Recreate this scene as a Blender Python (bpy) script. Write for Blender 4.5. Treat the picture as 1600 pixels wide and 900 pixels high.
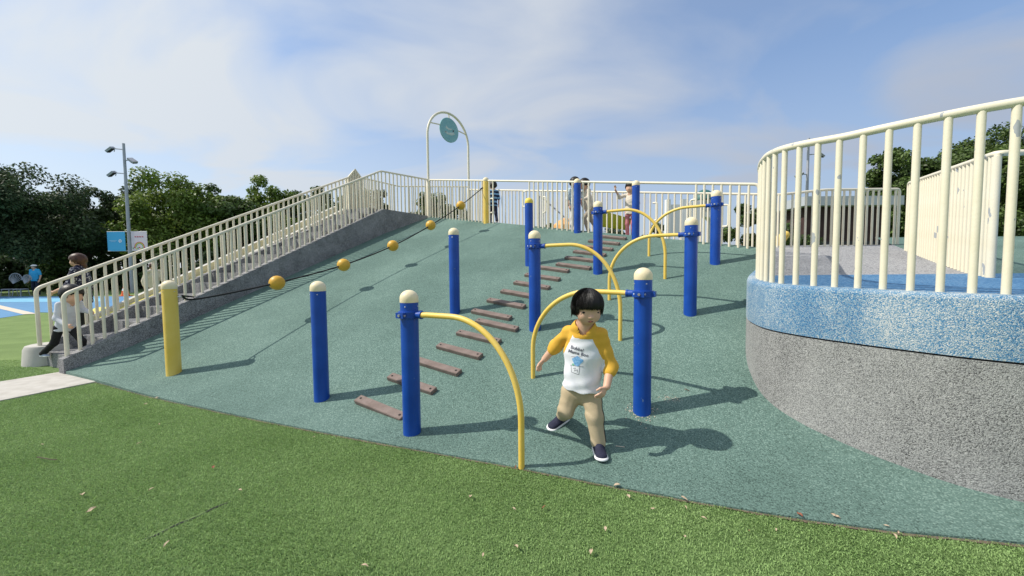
import bpy, bmesh, math, random
import numpy as np
from mathutils import Vector, Matrix
from mathutils.bvhtree import BVHTree
from math import radians as R, pi, sin, cos

for o in list(bpy.data.objects): bpy.data.objects.remove(o)
SC = bpy.context.scene
COL = SC.collection
random.seed(5); RNG = np.random.default_rng(7)

# ------------------------------------------------------------------ camera
CAM_H = 1.3; FPX = 600.0; PITCH = R(3.05); ROLL = R(-0.5)
cam = bpy.data.cameras.new('camera'); camo = bpy.data.objects.new('camera', cam); COL.objects.link(camo)
cam.sensor_width = 36; cam.lens = FPX/1600*36; cam.clip_end = 2000; cam.clip_start = .05
CM = Matrix.Rotation(pi/2-PITCH, 3, 'X') @ Matrix.Rotation(ROLL, 3, 'Z')
camo.matrix_world = Matrix.Translation((0, 0, CAM_H)) @ CM.to_4x4()
SC.camera = camo
# ------------------------------------------------------------------ sky
SUN_TO = Vector((-.93, -.07, 1.03)).normalized()
world = bpy.data.worlds.new('World'); SC.world = world; world.use_nodes = True
wt = world.node_tree; wn = wt.nodes; wl = wt.links
bg = wn['Background']; bg.inputs[1].default_value = .15
sky = wn.new('ShaderNodeTexSky'); sky.sky_type = 'NISHITA'; sky.sun_disc = False
sky.sun_elevation = math.asin(SUN_TO.z); sky.sun_rotation = R(270-4)
sky.dust_density = .6; sky.ozone_density = 3.0; sky.air_density = 1.0
tc = wn.new('ShaderNodeTexCoord')
sep = wn.new('ShaderNodeSeparateXYZ'); wl.new(tc.outputs['Generated'], sep.inputs[0])
def wmath(op, a, b=None, c=None):
    n = wn.new('ShaderNodeMath'); n.operation = op
    for i, v in enumerate((a, b, c)):
        if v is None: continue
        if hasattr(v, 'links'): wl.new(v, n.inputs[i])
        else: n.inputs[i].default_value = v
    return n.outputs[0]
# thin cloud sheet: project the direction on a plane high above
zz = wmath('ADD', wmath('MAXIMUM', sep.outputs[2], 0.0), .22)
cx = wmath('DIVIDE', sep.outputs[0], zz); cy = wmath('DIVIDE', sep.outputs[1], zz)
cmb = wn.new('ShaderNodeCombineXYZ'); wl.new(cx, cmb.inputs[0]); wl.new(cy, cmb.inputs[1])
mp = wn.new('ShaderNodeMapping'); wl.new(cmb.outputs[0], mp.inputs[0])
mp.inputs['Location'].default_value = (-2.89006, 21.30274, 0); mp.inputs['Rotation'].default_value = (0, 0, 1.192585); mp.inputs['Scale'].default_value = (.75, 1.25, 1)
nz = wn.new('ShaderNodeTexNoise'); wl.new(mp.outputs[0], nz.inputs['Vector'])
nz.inputs['Scale'].default_value = 1.4; nz.inputs['Detail'].default_value = 7; nz.inputs['Roughness'].default_value = .47; nz.inputs['Distortion'].default_value = .5
rp = wn.new('ShaderNodeValToRGB'); wl.new(nz.outputs['Fac'], rp.inputs[0])
rp.color_ramp.elements[0].position = .375; rp.color_ramp.elements[0].color = (.33, .33, .33, 1)
rp.color_ramp.elements[1].position = .595; rp.color_ramp.elements[1].color = (.93, .93, .93, 1)
hz = wn.new('ShaderNodeMapRange'); wl.new(sep.outputs[2], hz.inputs[0])
hz.inputs[1].default_value = 0.0; hz.inputs[2].default_value = .62; hz.inputs[3].default_value = .97; hz.inputs[4].default_value = 0
fac = wmath('MAXIMUM', rp.outputs[0], hz.outputs[0])
mx = wn.new('ShaderNodeMix'); mx.data_type = 'RGBA'; wl.new(fac, mx.inputs[0])
hs_ = wn.new('ShaderNodeHueSaturation'); hs_.inputs['Saturation'].default_value = 1.22; hs_.inputs['Value'].default_value = 1.12; wl.new(sky.outputs[0], hs_.inputs['Color']); wl.new(hs_.outputs[0], mx.inputs[6])
# thin cloud scatters sunlight forward: brighter toward the sun
dt = wn.new('ShaderNodeVectorMath'); dt.operation = 'DOT_PRODUCT'; wl.new(tc.outputs['Generated'], dt.inputs[0]); dt.inputs[1].default_value = SUN_TO
cl = wmath('MINIMUM', wmath('MAXIMUM', wmath('MULTIPLY_ADD', dt.outputs['Value'], 1.9, 3.6), 2.0), 5.0)
cc = wn.new('ShaderNodeCombineColor'); wl.new(wmath('MULTIPLY', cl, wmath('MULTIPLY_ADD', dt.outputs['Value'], .06, .915)), cc.inputs[0]); wl.new(cl, cc.inputs[1]); wl.new(wmath('MULTIPLY', cl, wmath('MULTIPLY_ADD', dt.outputs['Value'], -.18, 1.15)), cc.inputs[2])
wl.new(cc.outputs[0], mx.inputs[7]); wl.new(mx.outputs[2], bg.inputs[0])
# ------------------------------------------------------------------ sun and exposure
sl = bpy.data.lights.new('sun', 'SUN'); sl.energy = 4.2; sl.angle = R(.6); sl.color = (1, .94, .85)
so = bpy.data.objects.new('sun', sl); COL.objects.link(so); so.rotation_euler = SUN_TO.to_track_quat('Z', 'Y').to_euler(); so.location = (-20, 0, 22)
vs = SC.view_settings; vs.view_transform = 'Standard'; vs.look = 'None'; vs.exposure = 0.15; vs.gamma = 1; vs.use_curve_mapping = False

# ------------------------------------------------------------------ where a line of sight meets the place
def ray(x, y):
    v = CM @ Vector(((x-800)/FPX, (450-y)/FPX, -1)); return v/v.y
def P(x, y, d): return Vector((0, 0, CAM_H)) + ray(x, y)*d
def G(x, y, z=0.0):
    v = ray(x, y); return P(x, y, (z-CAM_H)/v.z)
def hill(x, y):
    u = y+.33*x-2.95; k = .18
    return .37*k*float(np.logaddexp(0, u/k))
def HP(x, y, lift=0.0):
    v = ray(x, y); d = 1.2
    while d < 25:
        q = P(x, y, d)
        if q.z < hill(q.x, q.y)+lift: break
        d += .01
    return P(x, y, d-.005)
def floorz(x, y):
    return 1.115+.03*(y-2)+.12*.3*float(np.logaddexp(0, (y-4)/.3))

# ------------------------------------------------------------------ materials
MATS = {}
def L(nt, a, b): nt.links.new(a, b)
def mat(name, col, rough=.6, col2=None, nscale=6.0, nlo=.35, nhi=.65, bump=0.0, bscale=40.0, spec=.4, metallic=0, detail=4, coat=0.0, trans=0.0, island=0.0):
    m = bpy.data.materials.new(name); m.use_nodes = True; nt = m.node_tree; b = nt.nodes['Principled BSDF']
    b.inputs['Roughness'].default_value = rough; b.inputs['Metallic'].default_value = metallic
    b.inputs['Specular IOR Level'].default_value = spec; b.inputs['Coat Weight'].default_value = coat
    b.inputs['Base Color'].default_value = (*col, 1)
    t = nt.nodes.new('ShaderNodeTexCoord'); out = None
    if col2 is not None:
        n = nt.nodes.new('ShaderNodeTexNoise'); n.inputs['Scale'].default_value = nscale; n.inputs['Detail'].default_value = detail
        L(nt, t.outputs['Object'], n.inputs['Vector'])
        r = nt.nodes.new('ShaderNodeValToRGB'); L(nt, n.outputs['Fac'], r.inputs[0])
        r.color_ramp.elements[0].position = nlo; r.color_ramp.elements[0].color = (*col, 1)
        r.color_ramp.elements[1].position = nhi; r.color_ramp.elements[1].color = (*col2, 1)
        out = r.outputs[0]
    if island > 0:
        g = nt.nodes.new('ShaderNodeNewGeometry'); hs = nt.nodes.new('ShaderNodeHueSaturation')
        mr = nt.nodes.new('ShaderNodeMapRange'); L(nt, g.outputs['Random Per Island'], mr.inputs[0]); mr.inputs[3].default_value = 1-island; mr.inputs[4].default_value = 1+island
        L(nt, mr.outputs[0], hs.inputs['Value'])
        if out is not None: L(nt, out, hs.inputs['Color'])
        else: hs.inputs['Color'].default_value = (*col, 1)
        out = hs.outputs[0]
    if out is not None: L(nt, out, b.inputs['Base Color'])
    if bump > 0:
        n2 = nt.nodes.new('ShaderNodeTexNoise'); n2.inputs['Scale'].default_value = bscale; n2.inputs['Detail'].default_value = 3
        L(nt, t.outputs['Object'], n2.inputs['Vector'])
        bp = nt.nodes.new('ShaderNodeBump'); bp.inputs['Strength'].default_value = bump; bp.inputs['Distance'].default_value = .01
        L(nt, n2.outputs['Fac'], bp.inputs['Height']); L(nt, bp.outputs[0], b.inputs['Normal'])
    if trans > 0:
        tr = nt.nodes.new('ShaderNodeBsdfTranslucent'); ms = nt.nodes.new('ShaderNodeMixShader'); ms.inputs[0].default_value = trans
        if out is not None: L(nt, out, tr.inputs[0])
        else: tr.inputs[0].default_value = (*col, 1)
        L(nt, b.outputs[0], ms.inputs[1]); L(nt, tr.outputs[0], ms.inputs[2])
        L(nt, ms.outputs[0], nt.nodes['Material Output'].inputs[0])
    MATS[name] = m
    return m

def granule(name, stops, scale, bump, rough=.85, wear=None, wscale=1.2, wlo=.4, whi=.7, wamt=.6, streak=None, bdist=.006):
    """loose grains: voronoi cells with a random tone each, worn areas by slow noise"""
    m = bpy.data.materials.new(name); m.use_nodes = True; nt = m.node_tree; b = nt.nodes['Principled BSDF']
    b.inputs['Roughness'].default_value = rough; b.inputs['Specular IOR Level'].default_value = .3
    t = nt.nodes.new('ShaderNodeTexCoord')
    v = nt.nodes.new('ShaderNodeTexVoronoi'); v.inputs['Scale'].default_value = scale; v.inputs['Randomness'].default_value = 1
    L(nt, t.outputs['Object'], v.inputs['Vector'])
    sx = nt.nodes.new('ShaderNodeSeparateColor'); L(nt, v.outputs['Color'], sx.inputs[0])
    r = nt.nodes.new('ShaderNodeValToRGB'); r.color_ramp.interpolation = 'LINEAR'
    while len(r.color_ramp.elements) < len(stops): r.color_ramp.elements.new(.5)
    for e, (p, c) in zip(r.color_ramp.elements, stops): e.position = p; e.color = (*c, 1)
    val = sx.outputs[0]
    if wear:
        n = nt.nodes.new('ShaderNodeTexNoise'); n.inputs['Scale'].default_value = wscale; n.inputs['Detail'].default_value = 7; n.inputs['Roughness'].default_value = .62
        if streak:
            mpg = nt.nodes.new('ShaderNodeMapping'); mpg.inputs['Scale'].default_value = streak
            L(nt, t.outputs['Object'], mpg.inputs[0]); L(nt, mpg.outputs[0], n.inputs['Vector'])
        else: L(nt, t.outputs['Object'], n.inputs['Vector'])
        mr = nt.nodes.new('ShaderNodeMapRange'); L(nt, n.outputs['Fac'], mr.inputs[0]); mr.inputs[1].default_value = wlo; mr.inputs[2].default_value = whi
        mr.inputs[3].default_value = -wamt; mr.inputs[4].default_value = wamt
        ad = nt.nodes.new('ShaderNodeMath'); ad.operation = 'ADD'; ad.use_clamp = True; L(nt, val, ad.inputs[0]); L(nt, mr.outputs[0], ad.inputs[1]); val = ad.outputs[0]
    L(nt, val, r.inputs[0]); L(nt, r.outputs[0], b.inputs['Base Color'])
    bp = nt.nodes.new('ShaderNodeBump'); bp.inputs['Strength'].default_value = bump; bp.inputs['Distance'].default_value = bdist; bp.invert = True
    L(nt, v.outputs['Distance'], bp.inputs['Height']); L(nt, bp.outputs[0], b.inputs['Normal'])
    MATS[name] = m
    return m

granule('teal_rubber', [(0, (.05, .088, .074)), (.2, (.088, .148, .124)), (.5, (.106, .178, .150)), (.8, (.128, .207, .176)), (1, (.205, .30, .258))], 150, .35, .9, True, .8, .3, .7, .2)
granule('pebble_grey', [(0, (.06, .06, .06)), (.18, (.20, .20, .198)), (.55, (.30, .30, .29)), (1, (.46, .455, .44))], 230, .5, .8, True, 1.6, .3, .72, .19, (1.4, 1.4, .6))
granule('pebble_blue', [(0, (.03, .12, .27)), (.28, (.06, .21, .38)), (.5, (.15, .28, .40)), (.75, (.29, .37, .42)), (1, (.56, .58, .57))], 240, .5, .75, True, 1.9, .3, .66, .30, (1, 1, .5))
granule('floor_blue', [(0, (.03, .10, .22)), (.5, (.045, .16, .32)), (1, (.14, .27, .42))], 90, .3, .8, True, 1, .3, .7, .2)
granule('pebble_ramp', [(0, (.14, .14, .145)), (.5, (.30, .30, .305)), (1, (.45, .45, .45))], 90, .5, .85, True, 1, .3, .7, .15)
granule('stair_concrete', [(0, (.11, .11, .113)), (.5, (.225, .225, .23)), (1, (.35, .35, .35))], 120, .4, .9, True, 3, .3, .7, .35)
mat('slab_concrete', (.43, .405, .36), .85, (.52, .495, .45), 9, bump=.3, bscale=90)
mat('pale_concrete', (.42, .41, .37), .85, (.52, .50, .46), 5, bump=.2, bscale=60)
mat('ground_turf', (.10, .17, .05), .95, (.15, .235, .075), 18, bump=.9, bscale=140)
mat('far_turf', (.13, .20, .055), .95, (.17, .25, .075), 2.2, bump=.8, bscale=60)
mat('turf_blade', (.245, .385, .128), .6, (.325, .47, .18), 1.6, .3, .7, island=.32, spec=.3, trans=.3)
mat('play_blue', (.08, .22, .40), .8, (.11, .27, .46), 3)
mat('play_cream', (.60, .52, .42), .85, (.66, .58, .47), 4)
mat('play_yellow', (.62, .55, .12), .85, (.66, .6, .2), 4)
mat('play_pale_blue', (.16, .42, .60), .85, (.2, .47, .64), 4)
mat('cream_paint', (.74, .675, .52), .42, (.78, .72, .575), 5, bump=.08, bscale=60, spec=.45)
def chipped(name, c1, c2, chip, thr=.675, csc=9):
    m = mat(name, c1, .42, c2, 5, spec=.45, bump=.08, bscale=60); nt = m.node_tree; b = nt.nodes['Principled BSDF']
    t = nt.nodes.new('ShaderNodeTexCoord'); mpn = nt.nodes.new('ShaderNodeMapping'); mpn.inputs['Scale'].default_value = (1, 1, .62); L(nt, t.outputs['Object'], mpn.inputs[0])
    oi = nt.nodes.new('ShaderNodeObjectInfo'); va = nt.nodes.new('ShaderNodeVectorMath'); va.operation = 'MULTIPLY_ADD'
    cb = nt.nodes.new('ShaderNodeCombineXYZ')
    for i in range(3): L(nt, oi.outputs['Random'], cb.inputs[i])
    L(nt, cb.outputs[0], va.inputs[0]); va.inputs[1].default_value = (31, 57, 83); L(nt, mpn.outputs[0], va.inputs[2])
    n = nt.nodes.new('ShaderNodeTexNoise'); n.inputs['Scale'].default_value = csc; n.inputs['Detail'].default_value = 3; L(nt, va.outputs[0], n.inputs['Vector'])
    st = nt.nodes.new('ShaderNodeMath'); st.operation = 'GREATER_THAN'; st.inputs[1].default_value = thr; L(nt, n.outputs['Fac'], st.inputs[0])
    old = b.inputs['Base Color'].links[0].from_socket
    mxx = nt.nodes.new('ShaderNodeMix'); mxx.data_type = 'RGBA'; L(nt, st.outputs[0], mxx.inputs[0]); L(nt, old, mxx.inputs[6]); mxx.inputs[7].default_value = (*chip, 1)
    L(nt, mxx.outputs[2], b.inputs['Base Color']); return m
chipped('post_blue', (.003, .052, .31), (.006, .068, .38), (.10, .16, .30), .735, 26); MATS['post_blue'].node_tree.nodes['Principled BSDF'].inputs['Roughness'].default_value = .34
chipped('yellow_paint', (.78, .53, .09), (.80, .57, .14), (.42, .34, .2), .74, 30)
chipped('pole_yellow', (.74, .51, .085), (.78, .56, .13), (.45, .36, .2), .73, 16)
chipped('cream_chipped', (.74, .675, .51), (.78, .72, .565), (.36, .38, .39))
mat('cap_cream', (.78, .66, .42), .5, (.80, .70, .48), 8, bump=.1, bscale=50)
mat('cap_yellow', (.80, .58, .07), .5, (.80, .62, .12), 8)
mat('clamp_blue', (.006, .05, .30), .38, (.01, .07, .36), 12, bump=.15, bscale=60)
mat('ball_ochre', (.62, .34, .03), .45, (.68, .40, .05), 7, bump=.15, bscale=30)
mat('rope_black', (.012, .012, .013), .8, bump=.6, bscale=120)
mat('dark_metal', (.03, .03, .035), .5)
mat('bolt_steel', (.55, .55, .56), .35, metallic=.9)
mat('plank_brown', (.165, .122, .102), .7, (.22, .168, .145), 14, bump=.35, bscale=70)
mat('bolt_dark', (.03, .022, .02), .7)
mat('grey_metal', (.36, .37, .40), .45, (.42, .43, .46), 4, metallic=.3)
mat('white_panel', (.78, .78, .76), .5)
mat('joint_black', (.006, .006, .007), .7)
mat('dirt', (.11, .085, .06), .95, (.18, .14, .1), 25)
mat('skin', (.60, .36, .245), .5, (.66, .41, .29), 9, spec=.35)
mat('skin_pale', (.58, .36, .26), .55)
def hairmat(name, c1, c2):
    m = mat(name, c1, .46, c2, 30, spec=.35); nt = m.node_tree; t = nt.nodes.new('ShaderNodeTexCoord'); mpn = nt.nodes.new('ShaderNodeMapping'); mpn.inputs['Scale'].default_value = (120, 120, 7); L(nt, t.outputs['Object'], mpn.inputs[0])
    n = nt.nodes.new('ShaderNodeTexNoise'); n.inputs['Scale'].default_value = 1; n.inputs['Detail'].default_value = 3; L(nt, mpn.outputs[0], n.inputs['Vector'])
    bp = nt.nodes.new('ShaderNodeBump'); bp.inputs['Strength'].default_value = .45; bp.inputs['Distance'].default_value = .005; L(nt, n.outputs['Fac'], bp.inputs['Height']); L(nt, bp.outputs[0], nt.nodes['Principled BSDF'].inputs['Normal'])
hairmat('hair_black', (.006, .005, .005), (.012, .010, .009))
hairmat('hair_brown', (.045, .02, .013), (.08, .035, .02))
mat('shirt_white', (.72, .73, .78), .85, (.76, .77, .81), 6, bump=.12, bscale=220)
mat('shirt_mustard', (.66, .36, .035), .85, (.70, .40, .05), 6, bump=.12, bscale=220)
mat('pants_khaki', (.42, .335, .21), .9, (.48, .385, .25), 7, bump=.15, bscale=200)
mat('piping_dark', (.015, .013, .02), .8)
mat('shoe_navy', (.012, .014, .035), .8, (.02, .022, .05), 40, bump=.3, bscale=150)
mat('sole_white', (.78, .78, .78), .6)
mat('lace_grey', (.18, .18, .2), .8)
mat('lip', (.42, .13, .10), .5)
mat('eye_dark', (.012, .008, .007), .25)
mat('mouth_dark', (.05, .012, .012), .5)
mat('print_black', (.09, .09, .12), .8)
mat('print_blue', (.10, .30, .62), .8, (.25, .48, .75), 60, .4, .6)
mat('print_green', (.2, .5, .35), .8)
mat('cloth_black', (.012, .012, .014), .85)
mat('cloth_grey_white', (.55, .57, .62), .85, (.63, .65, .7), 9)
mat('cloth_navy_floral', (.012, .014, .04), .8, (.5, .5, .55), 34, .56, .6)
mat('cloth_sky_blue', (.03, .36, .66), .8, (.05, .40, .7), 8)
mat('cloth_navy', (.015, .02, .045), .8)
mat('cloth_cream', (.62, .55, .44), .85, (.68, .6, .5), 9)
mat('cloth_pink', (.50, .17, .18), .85, (.56, .22, .22), 9)
mat('cloth_khaki', (.36, .31, .24), .85)
mat('cloth_yellow', (.70, .45, .08), .85)
mat('cloth_tie', (.35, .52, .62), .85, (.68, .72, .75), 22, .42, .58)
mat('cloth_white', (.70, .70, .70), .85)
mat('shoe_light', (.42, .5, .62), .7)
mat('shoe_brown', (.08, .04, .025), .7)
def stripes(name, c1, c2, freq):
    m = mat(name, c1, .85); nt = m.node_tree; b = nt.nodes['Principled BSDF']
    t = nt.nodes.new('ShaderNodeTexCoord'); s = nt.nodes.new('ShaderNodeSeparateXYZ'); L(nt, t.outputs['Object'], s.inputs[0])
    a = nt.nodes.new('ShaderNodeMath'); a.operation = 'MULTIPLY'; a.inputs[1].default_value = freq; L(nt, s.outputs[2], a.inputs[0])
    f = nt.nodes.new('ShaderNodeMath'); f.operation = 'FRACT'; L(nt, a.outputs[0], f.inputs[0])
    g = nt.nodes.new('ShaderNodeMath'); g.operation = 'GREATER_THAN'; g.inputs[1].default_value = .55; L(nt, f.outputs[0], g.inputs[0])
    x = nt.nodes.new('ShaderNodeMix'); x.data_type = 'RGBA'; L(nt, g.outputs[0], x.inputs[0]); x.inputs[6].default_value = (*c1, 1); x.inputs[7].default_value = (*c2, 1)
    L(nt, x.outputs[2], b.inputs['Base Color'])
stripes('cloth_striped', (.012, .02, .06), (.22, .42, .62), 10)
mat('bark', (.075, .055, .04), .95, (.12, .09, .07), 6, bump=.8, bscale=12)
mat('leaf_dark', (.052, .084, .036), .55, (.075, .112, .044), .5, island=.45, trans=.22, spec=.3)
mat('leaf_mid', (.070, .118, .030), .5, (.11, .165, .042), .5, island=.45, trans=.28, spec=.35)
mat('leaf_bright', (.12, .19, .03), .5, (.19, .26, .05), .5, island=.4, trans=.32, spec=.35)
mat('leaf_brown', (.08, .055, .035), .8, (.12, .085, .05), 1, island=.4, trans=.1)
mat('banner_blue', (.07, .42, .70), .6)
mat('banner_pink', (.78, .66, .68), .6)
mat('print_white', (.78, .80, .80), .6)
mat('print_red', (.55, .06, .08), .6)
mat('print_yellow', (.75, .6, .1), .6)
mat('print_leaf', (.15, .42, .1), .6)
mat('sign_teal', (.20, .42, .46), .5, (.25, .47, .5), 4)
mat('sign_mark', (.52, .60, .58), .5)
mat('cone_orange', (.75, .13, .03), .5)
mat('shed_dark', (.035, .018, .018), .8, (.055, .028, .026), 3)
mat('shed_roof', (.42, .45, .48), .6)
mat('dome_green', (.03, .13, .12), .5)
mat('sail_yellow', (.62, .55, .08), .7, trans=.2)
mat('tent_orange', (.65, .34, .12), .7)
mat('tarp_blue', (.03, .07, .45), .5, (.04, .1, .55), 6)
mat('lamp_glass', (.5, .52, .55), .2)
mat('dry_leaf', (.46, .34, .23), .8, (.60, .50, .37), 20, trans=.1)
mat('dry_leaf_red', (.22, .08, .045), .8, (.3, .12, .07), 20)
mat('wire_white', (.32, .34, .36), .6)

# ------------------------------------------------------------------ object helpers
ORG = {}
def root(name, label, cat, loc, group=None):
    o = bpy.data.objects.new(name, None); COL.objects.link(o); o.location = loc; o.empty_display_size = .1
    o['label'] = label; o['category'] = cat
    if group: o['group'] = group
    ORG[o] = Vector(loc); return o
def tag(o, label, cat, group=None):
    o['label'] = label; o['category'] = cat
    if group: o['group'] = group
    return o
def struct(o): o['kind'] = 'structure'; return o
def link_mesh(name, me, m, parent=None, smooth=True, world=True):
    """mesh given in world coordinates"""
    if isinstance(m, str): m = [m]
    for k in m: me.materials.append(MATS[k])
    o = bpy.data.objects.new(name, me); COL.objects.link(o)
    if parent is not None:
        o.parent = parent; og = ORG[parent]; ORG[o] = og
        if world: me.transform(Matrix.Translation(-og))
    else: ORG[o] = Vector((0, 0, 0))
    if smooth and len(me.polygons):
        me.polygons.foreach_set('use_smooth', np.ones(len(me.polygons), bool)); me.set_sharp_from_angle(angle=R(38))
    return o
def inst(name, me, loc, parent, scale=None, rot=None):
    """another object on shared mesh data, at a world position"""
    o = bpy.data.objects.new(name, me); COL.objects.link(o); o.parent = parent
    o.location = Vector(loc)-ORG[parent]; ORG[o] = ORG[parent]
    if scale: o.scale = scale
    if rot: o.rotation_euler = rot
    return o
class MB:
    def __init__(s): s.v = []; s.f = []; s.mi = []; s.cur = 0
    def add(s, vs, fs):
        n = len(s.v); s.v += [tuple(v) for v in vs]; s.f += [tuple(i+n for i in f) for f in fs]; s.mi += [s.cur]*len(fs); return s
    def box(s, c, size, M=None):
        c = Vector(c); hx, hy, hz_ = [a/2 for a in size]
        vs = [Vector((x, y, z)) for z in (-hz_, hz_) for y in (-hy, hy) for x in (-hx, hx)]
        if M is not None: vs = [M @ v for v in vs]
        return s.add([c+v for v in vs], [(0, 2, 3, 1), (4, 5, 7, 6), (0, 1, 5, 4), (2, 6, 7, 3), (0, 4, 6, 2), (1, 3, 7, 5)])
    def tube(s, path, r, n=10, cap=True):
        path = [Vector(p) for p in path]; rs = r if isinstance(r, (list, tuple)) else [r]*len(path)
        t0 = (path[1]-path[0]).normalized(); up = Vector((0, 0, 1)) if abs(t0.z) < .9 else Vector((1, 0, 0))
        nrm = t0.cross(up).normalized(); vs = []; fs = []
        for i, p in enumerate(path):
            t = (path[min(i+1, len(path)-1)]-path[max(i-1, 0)]).normalized()
            nrm = (nrm-t*nrm.dot(t)).normalized(); bn = t.cross(nrm)
            for k in range(n):
                a = 2*pi*k/n; vs.append(p+(nrm*cos(a)+bn*sin(a))*rs[i])
        for i in range(len(path)-1):
            for k in range(n):
                a = i*n+k; b = i*n+(k+1) % n; fs.append((a, b, b+n, a+n))
        if cap: fs.append(tuple(range(n))[::-1]); fs.append(tuple(range((len(path)-1)*n, len(path)*n)))
        return s.add(vs, fs)
    def lathe(s, c, prof, n=20, M=None):
        c = Vector(c); vs = []; fs = []
        for (r, z) in prof:
            for k in range(n):
                a = 2*pi*k/n; v = Vector((r*cos(a), r*sin(a), z)); vs.append(c+(M @ v if M is not None else v))
        for i in range(len(prof)-1):
            for k in range(n):
                a = i*n+k; b = i*n+(k+1) % n; fs.append((a, b, b+n, a+n))
        fs.append(tuple(range(n))[::-1]); fs.append(tuple(range((len(prof)-1)*n, len(prof)*n)))
        return s.add(vs, fs)
    def prism(s, pts, z0, z1):
        """vertical prism over a plan outline; z0/z1 number or list"""
        n = len(pts); a = z0 if isinstance(z0, (list, tuple)) else [z0]*n; b = z1 if isinstance(z1, (list, tuple)) else [z1]*n
        vs = [(p[0], p[1], a[i]) for i, p in enumerate(pts)]+[(p[0], p[1], b[i]) for i, p in enumerate(pts)]
        fs = [tuple(range(n))[::-1], tuple(range(n, 2*n))]+[(i, (i+1) % n, (i+1) % n+n, i+n) for i in range(n)]
        return s.add(vs, fs)
    def mesh(s, name='m'):
        me = bpy.data.meshes.new(name); me.from_pydata(s.v, [], s.f); me.update()
        if any(s.mi): me.polygons.foreach_set('material_index', s.mi)
        bm = bmesh.new(); bm.from_mesh(me); bmesh.ops.recalc_face_normals(bm, faces=bm.faces[:]); bm.to_mesh(me); bm.free(); return me
    def build(s, name, m, parent=None, smooth=True): return link_mesh(name, s.mesh(name), m, parent, smooth)
def np_mesh(name, V, Fc):
    me = bpy.data.meshes.new(name); V = np.asarray(V, np.float32); Fc = np.asarray(Fc, np.int32); k = Fc.shape[1]
    me.vertices.add(len(V)); me.vertices.foreach_set('co', V.ravel())
    me.loops.add(Fc.size); me.loops.foreach_set('vertex_index', Fc.ravel())
    me.polygons.add(len(Fc)); me.polygons.foreach_set('loop_start', np.arange(0, Fc.size, k, dtype=np.int32))
    me.update(calc_edges=True); return me
def fillet(pts, rad, n=6):
    pts = [Vector(p) for p in pts]; out = [pts[0]]
    for i in range(1, len(pts)-1):
        a = pts[i-1]-pts[i]; b = pts[i+1]-pts[i]; r = min(rad, a.length*.48, b.length*.48)
        p0 = pts[i]+a.normalized()*r; p1 = pts[i]+b.normalized()*r
        for k in range(n+1):
            t = k/n; out.append(p0*(1-t)**2+pts[i]*2*t*(1-t)+p1*t*t)
    out.append(pts[-1]); return out
def spline(pts, n=8):
    pts = [Vector(p) for p in pts]; out = []
    for i in range(len(pts)-1):
        p0 = pts[max(i-1, 0)]; p1 = pts[i]; p2 = pts[i+1]; p3 = pts[min(i+2, len(pts)-1)]
        for k in range(n):
            t = k/n; out.append(.5*((2*p1)+(p2-p0)*t+(2*p0-5*p1+4*p2-p3)*t*t+(3*p1-p0-3*p2+p3)*t**3))
    out.append(pts[-1]); return out
def resample(path, step):
    path = [Vector(p) for p in path]; out = [path[0].copy()]; need = step
    for a, b in zip(path, path[1:]):
        l = (b-a).length; pos = 0
        while l-pos >= need: pos += need; out.append(a+(b-a)*(pos/l)); need = step
        need -= (l-pos)
    return out

# ================================================================== THE GROUND
EDGE = [G(*q) for q in [(110, 588), (150, 598), (240, 622), (400, 657), (600, 695), (810, 733), (1000, 770), (1200, 805), (1400, 833), (1600, 853)]]
EDGE = [Vector((-5.64, 4.77, 0))]+EDGE[1:]+[Vector((3.1, 1.52, 0)), Vector((4.2, 1.2, 0))]
EDGEC = spline(EDGE, 10)
ex = np.array([p.x for p in EDGEC]); ey = np.array([p.y for p in EDGEC])
def edge_y(x): return float(np.interp(x, ex, ey))
# ground: one sheet to the horizon
gm = MB(); gm.add([(-500, -300, 0), (500, -300, 0), (500, 900, 0), (-500, 900, 0)], [(0, 1, 2, 3)])
struct(gm.build('ground', 'ground_turf', smooth=False))
gm = MB(); gm.add([(-60, 5.2, .004), (-6.4, 5.2, .004), (-4.6, 9.0, .004), (-4.6, 30, .004), (-60, 30, .004)], [(0, 1, 2, 3, 4)])
struct(gm.build('lawn', 'far_turf', smooth=False))
# slope: rubber hill
STAIR0 = Vector((-5.62, 4.75, 0)); PEAK = Vector((-3.27, 9.95, 0)); CORNER = Vector((-2.38, 11.2, 0)); FEND = Vector((3.74, 5.86, 0))
SE = (PEAK-STAIR0).normalized(); SN = Vector((-SE.y, SE.x, 0))
FE = (FEND-CORNER).normalized(); FN = Vector((-FE.y, FE.x, 0))
if FN.y < 0: FN = -FN
def fence_y(x): return CORNER.y+(x-CORNER.x)*FE.y/FE.x
def top_y(x):
    if x > CORNER.x: return fence_y(x)+.12
    t = (x-STAIR0.x)/SE.x; a = STAIR0.y+t*SE.y
    if x > PEAK.x:
        return PEAK.y+(x-PEAK.x)*(CORNER.y-PEAK.y)/(CORNER.x-PEAK.x)+.06
    return a+.06
CW = [(3.72, 5.72), (3.02, 4.72), (2.47, 4.0), (2.15, 3.5), (2.01, 3.15), (1.985, 2.91), (2.06, 2.68), (2.2, 2.46), (2.34, 2.28), (2.5, 2.1), (2.7, 1.95), (3.15, 1.70), (3.8, 1.48), (4.8, 1.33), (6.2, 1.3)]
PLAT = [(x+.07, y+.02) for x, y in CW]+[(6.2, 7.2), (4.5, 7.0)]
def in_platform(x, y):
    c = False
    for (x1, y1), (x2, y2) in zip(PLAT, PLAT[1:]+PLAT[:1]):
        if (y1 > y) != (y2 > y) and x < (x2-x1)*(y-y1)/(y2-y1)+x1: c = not c
    return c
xs = np.linspace(-5.60, 4.15, 200); rows = 90; vs = []; fs = []
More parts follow.
